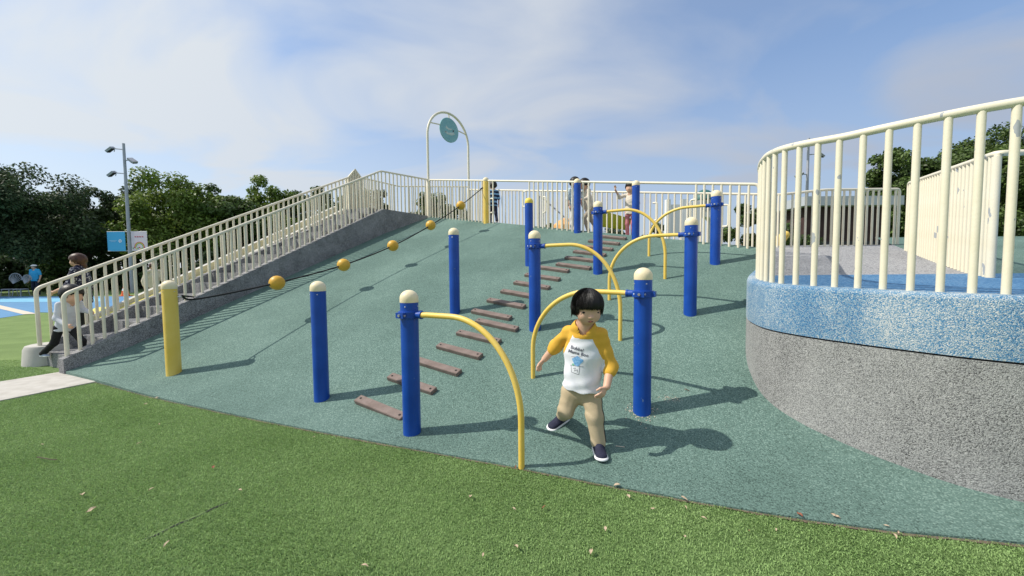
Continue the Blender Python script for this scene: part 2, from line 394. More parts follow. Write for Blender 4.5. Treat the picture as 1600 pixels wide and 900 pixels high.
for i, x in enumerate(xs):
    y0 = edge_y(x); y1 = max(top_y(x), y0+.02)
    for j in range(rows+1):
        y = y0+(y1-y0)*(j/rows); z = hill(x, y)+.012
        if in_platform(x, y): z = min(z, floorz(x, y)-.08)
        vs.append((x, y, z))
    vs.append((x, y0-.004, -.02))
W_ = rows+2
for i in range(len(xs)-1):
    for j in range(rows): fs.append((i*W_+j, (i+1)*W_+j, (i+1)*W_+j+1, i*W_+j+1))
    fs.append((i*W_+rows+1, (i+1)*W_+rows+1, (i+1)*W_, i*W_))
m_ = MB(); m_.add(vs, fs); struct(m_.build('slope', 'teal_rubber'))
# strip of dirt along the rubber edge
dv = []; df = []
for i, p in enumerate(EDGEC):
    w = .012+.012*random.random(); dv += [(p.x, p.y-w, .006), (p.x, p.y+.01, .006)]
for i in range(len(EDGEC)-1): df.append((2*i, 2*i+2, 2*i+3, 2*i+1))
m_ = MB(); m_.add(dv, df); struct(m_.build('edge_gap', 'dirt', smooth=False))
# pale concrete path at the foot of the stairs
a, b, c, d = [G(*q) for q in [(-60, 608), (93, 583), (150, 598), (-60, 640)]]
m_ = MB(); m_.prism([(a.x-4, a.y-.1), (d.x-4, d.y-.2), (d.x, d.y), (c.x, c.y), (b.x, b.y), (a.x, a.y)], -.02, .016)
struct(m_.build('path', 'slab_concrete', smooth=False))
# coloured play surfaces beyond the lawn
def sheet(name, m, px, z):
    m_ = MB(); pts = [G(x, y, z) for x, y in px]; m_.add(pts, [tuple(range(len(pts)))]); return struct(m_.build(name, m, smooth=False))
sheet('play_surface', 'play_blue', [(-700, 506), (0, 497), (60, 488), (240, 490), (420, 480), (420, 463), (-700, 463)], .010)
sheet('play_stripe', 'play_cream', [(-30, 475), (-30, 470), (58, 490), (36, 491)], .015)
sheet('play_band', 'play_pale_blue', [(-300, 474), (-300, 468), (160, 466), (160, 471)], .014)
sheet('play_patch', 'play_yellow', [(120, 497), (150, 480), (200, 478), (250, 484), (230, 494)], .018)

# artificial turf: short blades near the camera
def turf():
    xsA = RNG.uniform(-7.5, 3.2, 1700000); ysA = RNG.uniform(.9, 5.6, 1700000)
    den = np.clip(1.25-(ysA-1.2)*.22, .22, 1)
    keep = RNG.random(len(xsA)) < den
    keep &= (np.abs(xsA) < ysA*1.42+.35)
    keep &= ysA < np.interp(xsA, ex, ey, left=9)-.006
    X, Y = xsA[keep], ysA[keep]
    # path and stairs
    def inpoly(X, Y, poly):
        c = np.zeros(len(X), bool); n = len(poly)
        for i in range(n):
            x1, y1 = poly[i]; x2, y2 = poly[(i+1) % n]
            hit = ((y1 > Y) != (y2 > Y)) & (X < (x2-x1)*(Y-y1)/((y2-y1) if y2 != y1 else 1e-9)+x1); c ^= hit
        return c
    k2 = ~inpoly(X, Y, [(a.x-4, a.y-.1), (d.x-4, d.y-.2), (d.x, d.y), (c.x, c.y), (b.x, b.y), (a.x, a.y)])
    q = STAIR0+SN*1.25; k2 &= ~inpoly(X, Y, [(STAIR0.x, STAIR0.y), (STAIR0.x+.5, STAIR0.y+1.2), (q.x+.5, q.y+1.2), (q.x, q.y)])
    # seam between two rolls
    s0, s1 = G(225, 843), G(362, 782); dx, dy = s1.x-s0.x, s1.y-s0.y; ln = math.hypot(dx, dy)
    tt = ((X-s0.x)*dx+(Y-s0.y)*dy)/ln; pp = np.abs((X-s0.x)*dy-(Y-s0.y)*dx)/ln
    k2 &= ~((pp < .011+.004*np.sin(tt*9)) & (tt > -.05) & (tt < ln))
    X, Y = X[k2], Y[k2]; n = len(X)
    # tufted rows: blades lean in patches
    lean = .55*np.sin(X*5.1+np.sin(Y*3.7)*1.7)+.5*np.sin(Y*6.3+X*2.2)
    ang = RNG.uniform(0, 2*pi, n); tilt = RNG.uniform(.35, 1.25, n)
    h = RNG.uniform(.006, .0125, n)*(1+.12*lean); w = RNG.uniform(.0013, .0026, n)*(1+.16*np.maximum(Y-2, 0))
    la = lean*.8+2.6; tx = np.cos(ang)*tilt+.35*np.cos(la); ty = np.sin(ang)*tilt+.35*np.sin(la)
    px, py = -np.sin(ang), np.cos(ang)
    B = np.stack([X, Y, np.zeros(n)], 1); wv = np.stack([px*w, py*w, np.zeros(n)], 1)
    Mi = B+np.stack([tx*h*.35, ty*h*.35, h*.62], 1); T = B+np.stack([tx*h*1.0, ty*h*1.0, h*.95], 1)
    V = np.stack([B, Mi+wv, T, Mi-wv], 1).reshape(-1, 3); idx = np.arange(n)[:, None]*4
    Fa = np.concatenate([idx+np.array([[0, 1, 2]]), idx+np.array([[0, 2, 3]])])
    me = np_mesh('turf', V, Fa)
    o = link_mesh('turf', me, 'turf_blade', smooth=False); o['kind'] = 'stuff'
    o['label'] = 'short green artificial grass with fallen leaf bits in the foreground'; o['category'] = 'turf'
turf()
s0, s1 = G(225, 843, .004), G(362, 782, .004); m_ = MB(); sd_ = Vector((s1.y-s0.y, s0.x-s1.x, 0)).normalized(); vs = []; fs = []
for i in range(25):
    t = i/24; p = s0.lerp(s1, t)+sd_*.006*sin(t*14); w = .0035+.003*abs(sin(t*9+1)); vs += [p-sd_*w, p+sd_*w]
for i in range(24): fs.append((2*i, 2*i+2, 2*i+3, 2*i+1))
m_.add(vs, fs); struct(m_.build('turf_seam', 'joint_black', smooth=False))

# ================================================================== POSTS WITH ARCH BARS
POSTR = .068
def post_parts(rt, base, h, m, capm, r=POSTR):
    x, y, z = base
    p = MB(); p.lathe((x, y, z-.12), [(r, 0), (r, h-r*.72+.12-.02)], 28); post = p.build('post', m, rt)
    c = MB(); prof = [(r*1.015, -.03), (r*1.03, -.026), (r*1.03, 0)]
    for k in range(1, 9):
        a_ = k/8*pi/2; prof.append((max(r*1.03*cos(a_), .001), r*.95*sin(a_)))
    c.lathe((x, y, z+h-r*.95), prof, 28); c.build('cap', capm, rt)
    s = MB()
    for k in range(4):
        a_ = k*pi/2+.6+x; s.lathe((x+r*cos(a_), y+r*sin(a_), z+h-r*.95-.06), [(.004, -.004), (.006, 0), (.004, .004)], 8)
    s.build('rivets', 'bolt_steel', rt)['kind'] = 'stuff'
    return post
def arch_parts(rt, base, h, zc, foot):
    x, y, z = base; f = Vector(foot); dirv = Vector((f.x-x, f.y-y, 0)); ln = dirv.length; dirv.normalize()
    C_ = Vector((x, y, zc)); side = Vector((-dirv.y, dirv.x, 0)); r = POSTR
    k = MB(); k.lathe((x, y, zc-.027), [(r+.001, 0), (r+.013, .003), (r+.013, .051), (r+.001, .054)], 28)
    Mx = Matrix((dirv, side, Vector((0, 0, 1)))).transposed()
    k.box(C_+side*(r+.02), (.075, .03, .042), Mx); k.box(C_-side*(r+.02), (.075, .03, .042), Mx)
    k.box(C_-dirv*(r+.012), (.03, .05, .042), Mx)
    k.tube([C_+dirv*(r-.01), C_+dirv*(r+.06)], .027, 14)
    k.tube([C_+dirv*(r+.05), C_+dirv*(r+.064)], .030, 14)
    cl = k.build('clamp', 'clamp_blue', rt)
    bb = MB()
    for s_ in (-1, 1):
        bb.tube([C_+side*s_*(r+.02)-dirv*.045, C_+side*s_*(r+.02)+dirv*.045], .009, 8)
        q = C_+side*s_*(r+.034); bb.tube([q, q+side*s_*.008], .011, 8)
    bb.build('bolts', 'bolt_steel', cl)['kind'] = 'stuff'
    rx_ = ln*.58; rz_ = (zc-f.z)*.68; path = [C_+dirv*(r+.05), C_+dirv*(r+.12)+Vector((0, 0, .004))]
    for i in range(0, 21):
        a_ = i/20*pi/2; path.append(C_+dirv*(ln-rx_+rx_*sin(a_))+Vector((0, 0, -rz_*(1-cos(a_))+.006)))
    path.append(Vector((f.x, f.y, f.z-.08)))
    m_ = MB(); m_.tube(path, .0205, 14); m_.build('arch_bar', 'yellow_paint', rt)
BG = 'blue posts on the rubber slope'
posts = [ # name key: top px, base px, clamp y, foot px, label
 ('A', (638, 453), (644, 678), 491, (815, 732), 'nearest blue post at left with yellow arch bar reaching the turf edge'),
 ('B', (1004, 418), (1003, 645), 459, (833, 592), 'blue post right of the running child with yellow arch bar behind his head'),
 ('E', (836, 360), (836, 516), 385, (969, 533), 'blue post beside the planks whose yellow arch bar lands behind the child'),
 ('H', (1081, 339), (1078, 492), 366, (952, 470), 'blue post in front of the curved cream railing with arch bar bending left'),
 ('G', (933, 314), (934, 428), 332, (1039, 437), 'blue post near the top plank with yellow arch bar bending right'),
 ('I', (1119, 297), (1117, 413), 320, (1014, 401), 'farthest right blue post with yellow arch bar bending left by the fence'),
 ('C', (495, 439), (503, 625), None, None, 'plain blue post standing alone between yellow post and lowest plank'),
 ('D', (708, 356), (711, 490), None, None, 'plain blue post left of the plank row, halfway up the slope'),
 ('F', (826, 309), (827, 415), None, None, 'blue post with bright yellow cap, partly hidden behind another post'),
 ('J', (902, 279), (902, 364), None, None, 'plain blue post at slope top hiding two visitors behind it'),
 ('K', (994, 282), (993, 374), None, None, 'plain blue post at slope top beside the child in pink trousers'),
]
POSTB = {}
for key, tp, bp_, cy_, ft, lab in posts:
    q = HP(*bp_); q.z = hill(q.x, q.y); h = P(*tp, q.y).z-q.z; POSTB[key] = (q, h)
    rt = root('post_with_arch' if cy_ else 'climbing_post', lab, 'post', q, BG)
    post_parts(rt, q, h, 'post_blue', 'cap_yellow' if key == 'F' else 'cap_cream')
    if cy_:
        zc = P(tp[0], cy_, q.y).z; f = HP(*ft); f.z = hill(f.x, f.y)
        arch_parts(rt, q, h, zc, f)
# broken rubber and dust round the base of one post
q, h = POSTB['B']; m_ = MB()
for i in range(60):
    a_ = random.uniform(0, 2*pi); rr = POSTR+abs(random.gauss(0, .035)); p = Vector((q.x+rr*cos(a_), q.y+rr*sin(a_)*1.0, 0)); p.z = hill(p.x, p.y)+.014
    s_ = random.uniform(.003, .009); m_.box(p, (s_, s_, s_*.5), Matrix.Rotation(random.random()*3, 3, 'Z'))
for i in range(70):
    p = HP(1048+random.gauss(0, 9), 626+random.gauss(0, 4)); s_ = random.uniform(.002, .007); m_.box((p.x, p.y, hill(p.x, p.y)+.014), (s_, s_, s_*.5), Matrix.Rotation(random.random()*3, 3, 'Z'))
o = m_.build('crumbs', 'play_cream', smooth=False); o['kind'] = 'stuff'; tag(o, 'pale crumbs of worn rubber round the blue post', 'crumbs')

# two yellow posts with the ball rope
YB = HP(272, 585); YB.z = hill(YB.x, YB.y); YH = P(265, 438, YB.y).z-YB.z
LB = HP(760, 349); LB.z = hill(LB.x, LB.y); LH = P(759, 277, LB.y).z-LB.z
for q, h, lab in ((YB, YH, 'yellow post near the stairs holding the low end of ball rope'), (LB, LH, 'yellow post at slope top holding the high end of ball rope')):
    rt = root('rope_post', lab, 'post', q, 'yellow rope posts'); post_parts(rt, q, h, 'pole_yellow', 'cap_cream', .072)
r0 = P(281, 464, YB.y); r0 = Vector((YB.x+.075, YB.y+.02, r0.z)); r1 = Vector((LB.x-.072, LB.y, P(752, 293, LB.y).z))
rope = root('ball_rope', 'black rope strung with five ochre balls up the slope', 'rope', r0)
balls = []
for bx, by in [(433, 442), (537, 414), (614, 384), (673, 352), (720, 321)]:
    v = ray(bx, by); lo = None; best = 9
    for k in range(2001):
        t = k/2000; yy = r0.y+(r1.y-r0.y)*t; xx = r0.x+(r1.x-r0.x)*t; e_ = abs(v.x*yy-xx)
        if e_ < best: best = e_; lo = (t, yy, xx)
    balls.append(Vector((lo[2], lo[1], P(bx, by, lo[1]).z)))
rp_path = spline([r0+Vector((.03, .03, 0)), r0+Vector((.12, .17, -.035))]+balls+[r1-Vector((.05, -.03, .03)), r1], 8)
m_ = MB(); m_.tube(rp_path, .011, 8); m_.build('rope', 'rope_black', rope)
for e0, dv_ in ((r0+Vector((.06, .07, 0)), (rp_path[8]-rp_path[0]).normalized()), (r1-Vector((.04, -.03, .02)), (r1-balls[-1]).normalized())):
    m_ = MB(); ring = [e0+dv_*.055*cos(k/16*2*pi)+Vector((0, 0, 1)).cross(dv_).normalized()*.03*sin(k/16*2*pi) for k in range(17)]
    m_.tube(ring, .009, 8); m_.build('end_loop', 'rope_black', rope)
m_ = MB(); m_.tube([r0-Vector((.03, 0, 0)), r0+Vector((.05, .05, 0))], .008, 8); m_.build('eye_bolt', 'bolt_steel', rope)
for bpos in balls:
    i = min(range(len(rp_path)), key=lambda k: (rp_path[k]-bpos).length); tdir = (rp_path[min(i+1, len(rp_path)-1)]-rp_path[i-1]).normalized()
    Mx = tdir.to_track_quat('Z', 'Y').to_matrix(); m_ = MB(); rr = .102
    m_.lathe(bpos, [(max(rr*sin(a_), .016), -rr*cos(a_)) for a_ in np.linspace(.16, pi-.16, 18)], 28, Mx); bo = m_.build('ball', 'ball_ochre', rope)
    for s_ in (-1, 1): m_ = MB(); m_.tube([bpos+tdir*s_*(rr-.01), bpos+tdir*s_*(rr+.02)], [.018, .013], 10); m_.build('ferrule', 'dark_metal', bo)

# planks
PL = [((562, 629), (629, 646)), ((608, 591), (681, 608)), ((650, 565), (719, 580)), ((685, 542), (752, 555)), ((716, 521), (781, 532)), ((746, 502), (808, 513)), ((740, 487), (797, 496)),
      ((763, 469), (820, 479)), ((785, 455), (839, 464)), ((805, 441), (858, 450)), ((822, 429), (874, 437)), ((838, 417), (888, 424)), ((871, 412), (922, 420)), ((885, 402), (934, 409)),
      ((898, 392), (945, 400)), ((910, 384), (956, 391)), ((922, 376), (966, 382)), ((934, 368), (976, 374))]
ORDW = ['lowest', 'second lowest', 'third lowest', 'fourth from the bottom', 'fifth from the bottom', 'sixth from the bottom', 'seventh from the bottom', 'eighth from the bottom', 'ninth from the bottom',
        'ninth from the top', 'eighth from the top', 'seventh from the top', 'sixth from the top', 'fifth from the top', 'fourth from the top', 'third from the top', 'second highest', 'highest']
hn = Vector((-.33*.37, -.37, 1)).normalized(); ends = [(HP(*a_, .03), HP(*b_, .03)) for a_, b_ in PL]
mdir = Vector((0, 0, 0)); mlen = 0
for a_, b_ in ends: mdir += (b_-a_).normalized(); mlen += (b_-a_).length
mdir.normalize(); mlen /= len(ends)
ax = (mdir-hn*mdir.dot(hn)).normalized(); ay = hn.cross(ax)
def bevel_box(size, bev):
    bm = bmesh.new(); bmesh.ops.create_cube(bm, size=1); bmesh.ops.scale(bm, vec=size, verts=bm.verts[:])
    bmesh.ops.bevel(bm, geom=bm.edges[:], offset=bev, segments=2, affect='EDGES'); me = bpy.data.meshes.new('m'); bm.to_mesh(me); bm.free(); return me
plank_me = bevel_box((mlen+.02, .085, .042), .004); plank_me.materials.append(MATS['plank_brown']); plank_me.polygons.foreach_set('use_smooth', np.zeros(len(plank_me.polygons), bool))
mbb = MB(); mbb.lathe((0, 0, 0), [(.011, -.002), (.011, .002), (.006, .002), (.006, 0)], 12); bolt_me = mbb.mesh('bolt'); bolt_me.materials.append(MATS['bolt_dark'])
for i, (a_, b_) in enumerate(ends):
    c_ = (a_+b_)/2; yy = (b_-a_).normalized().lerp(mdir, .6); yy = (yy-hn*yy.dot(hn)).normalized(); zz_ = hn; xx_ = yy; y2 = zz_.cross(xx_)
    cz = Vector((c_.x, c_.y, hill(c_.x, c_.y)+.012))+hn*.020
    rt = root('plank_step', 'brown plank step on the teal slope, '+ORDW[i]+' of the row', 'plank', cz, 'brown plank steps')
    rt.rotation_euler = Matrix((xx_, y2, zz_)).transposed().to_euler()
    pb = bpy.data.objects.new('plank', plank_me); COL.objects.link(pb); pb.parent = rt
    for s_ in (-1, 1):
        bo = bpy.data.objects.new('bolt', bolt_me); COL.objects.link(bo); bo.parent = rt; bo.location = (s_*(mlen/2-.032), random.uniform(-.006, .006), .0215)

# ================================================================== RAILINGS
_bar_cache = {}
def bar_mesh(r, m):
    k = (r, m)
    if k not in _bar_cache:
        mb = MB(); mb.tube([(0, 0, 0), (0, 0, 1)], r, 12); me = mb.mesh('baluster'); me.materials.append(MATS[m])
        me.polygons.foreach_set('use_smooth', np.ones(len(me.polygons), bool)); me.set_sharp_from_angle(angle=R(40)); _bar_cache[k] = me
    return _bar_cache[k]
def railing(name, label, base_path, heights, step=.12, r=.02, m='cream_paint', gaps=(), rail_r=.023, end0=True, end1=True, group=None, skip_first=True, cat='railing'):
    """base_path: points along the foot; heights: one per point"""
    bp = [Vector(p) for p in base_path]; rt = root(name, label, cat, bp[0], group)
    tops = [p+Vector((0, 0, h)) for p, h in zip(bp, heights)]
    path = ([bp[0]-Vector((0, 0, .03))] if end0 else [])+tops+([bp[-1]-Vector((0, 0, .03))] if end1 else [])
    mb = MB(); mb.tube(fillet(path, .07, 5), rail_r, 12); mb.build('handrail', m, rt)
    acc = [0]
    for a_, b_ in zip(bp, bp[1:]): acc.append(acc[-1]+(Vector((b_.x-a_.x, b_.y-a_.y, 0))).length)
    me = bar_mesh(r, m); n = int(acc[-1]/step)
    for i in range(0 if not skip_first else 1, n+1):
        s_ = i*step
        if s_ > acc[-1]-(step*.6 if end1 else 0): break
        if any(g0 < s_ < g1 for g0, g1 in gaps): continue
        j = max(k for k in range(len(acc)) if acc[k] <= s_+1e-6); j = min(j, len(bp)-2); t = (s_-acc[j])/(acc[j+1]-acc[j])
        p = bp[j].lerp(bp[j+1], t); h = heights[j]*(1-t)+heights[j+1]*t
        inst('baluster', me, p-Vector((0, 0, .02)), rt, (1, 1, h+.02-.004))
    return rt, acc

# ------------------------------------------------------------------ staircase at left
ZTOP = 2.83; Z0 = .20; RUN = (PEAK-STAIR0).length; WT = .15; SW = 1.08
def stz(s): return Z0+(ZTOP-Z0)*s/RUN
rt = root('concrete_staircase', 'grey pebbled concrete staircase climbing beside the teal slope', 'staircase', STAIR0)
def wallprism(s0off, n0, n1, zadd, zend, land=True, extra=0):
    m_ = MB(); N = 24
    for i in range(N):
        a0 = RUN*i/N; a1 = RUN*(i+1)/N; p = [STAIR0+SE*a0+SN*n0, STAIR0+SE*a1+SN*n0, STAIR0+SE*a1+SN*n1, STAIR0+SE*a0+SN*n1]
        m_.prism([(v.x, v.y) for v in p], -.1, [stz(a0)+zadd, stz(a1)+zadd, stz(a1)+zadd, stz(a0)+zadd])
    return m_
def ramp_wall(n0, n1, z0=lambda s: -.1, zadd=0.0, sa=0.0, sb=None):
    sb = RUN if sb is None else sb
    p = [STAIR0+SE*sa+SN*n0, STAIR0+SE*sb+SN*n0, STAIR0+SE*sb+SN*n1, STAIR0+SE*sa+SN*n1]
    m_ = MB(); m_.prism([(v.x, v.y) for v in p], -.1, [stz(sa)+zadd, stz(sb)+zadd, stz(sb)+zadd, stz(sa)+zadd]); return m_
ramp_wall(0, WT).build('side_wall', 'stair_concrete', rt, False)
ramp_wall(SW-WT*.6, SW+WT*.4, zadd=.04, sa=.22).build('side_wall', 'stair_concrete', rt, False)
NST = 16
for i in range(NST):
    s0 = .12+(RUN-.12)*i/NST; s1 = .12+(RUN-.12)*(i+1)/NST; zt = .02+(ZTOP-.02)*(i+1)/NST
    p = [STAIR0+SE*s0+SN*(WT+.001), STAIR0+SE*(s1-.002)+SN*(WT+.001), STAIR0+SE*(s1-.002)+SN*(SW-WT*.6-.001), STAIR0+SE*s0+SN*(SW-WT*.6-.001)]
    m_ = MB(); m_.prism([(v.x, v.y) for v in p], -.05, zt); m_.build('step', 'stair_concrete', rt, False)
# landing
BACK = CORNER+FN*1.57
LF = PEAK+SN*SW
cn = Vector((CORNER.x+.04, CORNER.y+.06, 0))
m_ = MB(); lp = [PEAK+SE*.003, cn, BACK, LF+SE*1.9, LF+SE*.003]
m_.prism([(v.x, v.y) for v in lp], -.1, [ZTOP+.0, ZTOP-.02, ZTOP-.03, ZTOP-.03, ZTOP]); m_.build('landing', 'stair_concrete', rt, False)
# railings of the stairs
nb = [STAIR0+SE*.06+SN*WT*.5+Vector((0, 0, stz(.06))), PEAK+SN*WT*.5+Vector((0, 0, ZTOP)), Vector((CORNER.x-.02, CORNER.y-.02, ZTOP-.005))]
railing('stair_railing', 'cream stair railing on the slope side, casting striped shadow on rubber', nb, [.78, .97, 1.02], .118, .019, end1=False, group='stair railings')
fb = [STAIR0+SE*.10+SN*SW+Vector((0, 0, stz(.1)+.04)), PEAK+SN*SW+Vector((0, 0, ZTOP+.04))]
railing('stair_railing', 'cream stair railing on the far side of the steps', fb, [.78, .90], .118, .019, end1=True, group='stair railings')
# slide beside the stairs
sr = root('concrete_slide', 'pale slide chute running down along the far side of the stairs', 'slide', STAIR0+SN*1.3)
def slide_piece(n0, n1, zadd, name, m, sa=.25):
    N = 20; m_ = MB()
    pts0 = []; pts1 = []
    for i in range(N+1):
        s_ = sa+(RUN+.2-sa)*i/N; z = max(stz(s_)+zadd*(s_/RUN)-.10*(1-s_/RUN), .06)
        pts0.append((STAIR0+SE*s_+SN*n0, z)); pts1.append((STAIR0+SE*s_+SN*n1, z))
    vs = []; fs = []
    for (p, z), (q_, z2) in zip(pts0, pts1): vs += [(p.x, p.y, -.05), (p.x, p.y, z), (q_.x, q_.y, z2), (q_.x, q_.y, -.05)]
    for i in range(N):
        for k in range(3): fs.append((4*i+k, 4*i+k+1, 4*i+4+k+1, 4*i+4+k))
    fs += [(0, 1, 2, 3), tuple(4*N+k for k in (3, 2, 1, 0))]
    m_.add(vs, fs); m_.build(name, m, sr)
slide_piece(SW+.09, SW+.22, .14, 'side_wall', 'pale_concrete', .9); slide_piece(SW+.222, SW+.80, -.16, 'bed', 'play_yellow', .95); slide_piece(SW+.802, SW+.93, .14, 'side_wall', 'pale_concrete', .9)
m_ = MB(); c_ = STAIR0+SE*.12+SN*(SW+.32)
c_ = STAIR0+SE*.22+SN*(SW+.10); m_.lathe((c_.x, c_.y, 0), [(.27, -.02), (.25, .22), (.23, .265), (.20, .275)], 28); m_.build('runout', 'pale_concrete', sr)
# gabled bar hut at the head of the slide
hb = LF+SE*.12+SN*.05+Vector((0, 0, ZTOP)); hut = root('gabled_bar_panel', 'cream slatted hut with pitched top at the head of slide', 'hut', hb)
hw = .17; ua = Vector((.82, .57, 0)); ub = Vector((-.57, .82, 0)); me = bar_mesh(.017, 'cream_paint')
ridge = lambda t: .86+.24*(1-abs(t))
for sgn in (-1, 1):
    for k in range(9):
        t = -1+k/4; p = hb+ua*hw*t+ub*hw*sgn; inst('bar', me, p, hut, (1, 1, ridge(t)))
    m_ = MB(); m_.tube([hb+ua*hw*-1.08+ub*hw*sgn+Vector((0, 0, ridge(-1))), hb+ub*hw*sgn+Vector((0, 0, ridge(0)+.01)), hb+ua*hw*1.08+ub*hw*sgn+Vector((0, 0, ridge(1)))], .02, 8); m_.build('gable_rail', 'cream_paint', hut)
    for k in range(1, 9):
        t = -1+k/4.5; p = hb+ub*hw*t+ua*hw*sgn; inst('bar', me, p, hut, (1, 1, ridge(1)))
for sgn in (-1, 1):
    m_ = MB(); A_ = [hb+ua*hw*sgn*1.1+ub*hw*-1.15, hb+ua*hw*sgn*1.1+ub*hw*1.15, hb+ub*hw*1.15, hb+ub*hw*-1.15]
    zs = [ridge(1)+.01, ridge(1)+.01, ridge(0)+.02, ridge(0)+.02]
    m_.add([(v.x, v.y, v.z+z) for v, z in zip(A_, zs)]+[(v.x, v.y, v.z+z+.018) for v, z in zip(A_, zs)], [(0, 1, 2, 3), (7, 6, 5, 4), (0, 4, 5, 1), (1, 5, 6, 2), (2, 6, 7, 3), (3, 7, 4, 0)]); m_.build('roof_plate', 'cream_paint', hut, False)
# far railing round the landing
lb = [LF+SE*.35+SN*-.02, LF+SE*1.85, BACK]
lb = [v+Vector((0, 0, ZTOP-.03)) for v in lb]
railing('landing_railing', 'thin cream railing round the far side of the stair landing', lb, [1.0, 1.05, 1.08], .13, .016, end0=True, end1=True, rail_r=.02)

# ------------------------------------------------------------------ walkway behind the slope and its fences
def wz(t): return 2.75-(2.75-1.53)*t/8.12       # along the fence from the corner
FLEN = (FEND-CORNER).length
def fpt(t, n): p = CORNER+FE*t+FN*n; return Vector((p.x, p.y, wz(t)))
m_ = MB(); N = 16; vs = []; fs = []
for i in range(N+1):
    t = .05+(FLEN+.02)*i/N; p = fpt(t, .05); q_ = fpt(t, 1.72); vs += [(p.x, p.y, -.1), (p.x, p.y, p.z+.0), (q_.x, q_.y, q_.z), (q_.x, q_.y, -.1)]
for i in range(N):
    for k in range(3): fs.append((4*i+k, 4*i+k+1, 4*i+5+k, 4*i+4+k))
fs += [(0, 1, 2, 3), tuple(4*N+k for k in (3, 2, 1, 0))]
m_.add(vs, fs); struct(m_.build('walkway', 'pebble_ramp', smooth=False))
def tpx(px):            # distance along the near fence seen at a given column
    best = (9, 0)
    for k in range(900):
        t = k*.01; p = fpt(t, 0); c_ = CM.transposed() @ (p-Vector((0, 0, CAM_H))); x = 800+FPX*c_.x/-c_.z
        best = min(best, (abs(x-px), t))
    return best[1]
g1, g2, g3, g4 = tpx(767), tpx(822), tpx(922), tpx(1086)
railing('slope_fence', 'cream fence along the top edge of the teal slope with two openings', [fpt(.05, 0), fpt(FLEN, 0)], [1.09, .99], .126, .018, gaps=((g1+.05, g2-.05), (g3+.05, g4-.05)), end0=True, end1=True, cat='fence')
f2 = [fpt(0, 1.57), fpt(8.2, 1.57), Vector((5.7, 7.05, 1.60)), Vector((7.35, 7.35, 1.66))]
railing('walkway_fence', 'cream fence on the far side of the walkway, behind the visitors', f2, [1.04, 1.05, 1.06, 1.06], .13, .018, end0=True, end1=True, cat='fence')
def handle(label, c_, w, h, sgn):
    m_ = MB(); e_ = FE*sgn
    m_.tube(fillet([c_, c_+e_*w, c_+e_*w-Vector((0, 0, h)), c_-Vector((0, 0, h))], .04, 5), .016, 8)
    tag(m_.build('grab_handle', 'cream_paint'), label, 'handle', 'grab handles on the fences')
for px, zt, sgn, n_, lab in ((767, .62, 1, 0, 'cream grab handle beside the striped shirt child'), (822, .82, -1, 0, 'cream grab handle left of the yellow capped post'), (848, .70, 1, 0, 'cream grab handle right of the yellow capped post'),
                             (1000, .72, 1, .6, 'cream grab handle beside the slope top post near the pink trousers'), (1086, .74, -1, 0, 'cream grab handle behind the farthest arch bar'), (1128, .66, 1, 0, 'cream grab handle in front of the dark shrub')):
    p = fpt(tpx(px), n_); handle(lab, p+Vector((0, 0, zt)), .085, .34, sgn)
# small descending handrail behind the first opening
m_ = MB(); p0 = fpt(tpx(775), 1.75); p1 = fpt(tpx(830), 1.8); m_.tube([p0+Vector((0, 0, .95)), p1+Vector((0, 0, .2))], .02, 8)
m_.tube([p0, p0+Vector((0, 0, .95))], .02, 8)
tag(m_.build('descending_handrail', 'grey_metal'), 'slanted handrail going down behind the striped shirt child', 'handrail')

# arch gate with round sign
ar = root('arch_gate', 'tall slim arch over the walkway carrying a round teal sign', 'arch', fpt(0, 0))
A0 = fpt(0, 0); A1 = fpt(0, 1.57); A1.z = A0.z; span = (A1-A0).length; ad = (A1-A0).normalized(); r_ = span/2
topz = P(700, 177, (A0.y+A1.y)/2).z; spring = topz-r_*1.05-A0.z
path = [A0, A0+Vector((0, 0, spring))]+[A0+ad*(r_-r_*cos(a_))+Vector((0, 0, spring+r_*1.05*sin(a_))) for a_ in np.linspace(0.08, pi-.08, 22)]+[A1+Vector((0, 0, spring)), A1]
m_ = MB(); m_.tube(path, .034, 12); m_.build('arch_tube', 'cream_paint', ar)
for q_ in (A0, A1):
    m_ = MB(); m_.lathe(q_, [(.062, -.2), (.062, 1.05), (.05, 1.08)], 16); m_.build('sleeve', 'cream_paint', ar)
sc_ = A0+ad*r_*1.02+Vector((0, 0, spring+r_*.42)); nrm = Vector((-ad.y, ad.x, 0))
if nrm.y > 0: nrm = -nrm
Mx = Matrix((ad, Vector((0, 0, 1)), nrm)).transposed(); sr_ = .36
m_ = MB(); m_.lathe(sc_, [(sr_-.008, -.02), (sr_, -.012), (sr_, .012), (sr_-.008, .02)], 40, Mx); sg = m_.build('round_sign', 'sign_teal', ar)
def flat_on(parent, name, m, pts, c_, Mx, off):
    m_ = MB(); vs = [c_+Mx @ Vector((x, y, off)) for x, y in pts]; n = len(vs); vb = [c_+Mx @ Vector((x, y, off-.004)) for x, y in pts]
    m_.add(vs+vb, [tuple(range(n)), tuple(range(n, 2*n))[::-1]]+[(i, (i+1) % n, n+(i+1) % n, n+i) for i in range(n)]); return m_.build(name, m, parent, False)
flat_on(sg, 'sign_mark', 'sign_mark', [(-.2, -.1), (-.08, -.14), (.1, -.14), (.2, -.08), (.16, -.03), (.07, -.06), (-.05, -.09), (-.14, -.06)], sc_, Mx, .0245)
flat_on(sg, 'sign_mark', 'sign_mark', [(-.16, .04), (-.06, 0), (.06, .01), (.12, .06), (.04, .05), (-.04, .045), (-.12, .1)], sc_, Mx, .0245)
flat_on(sg, 'sign_mark', 'print_black', [(.12, -.02), (.16, -.02), (.17, .03), (.13, .03)], sc_, Mx, .0275)
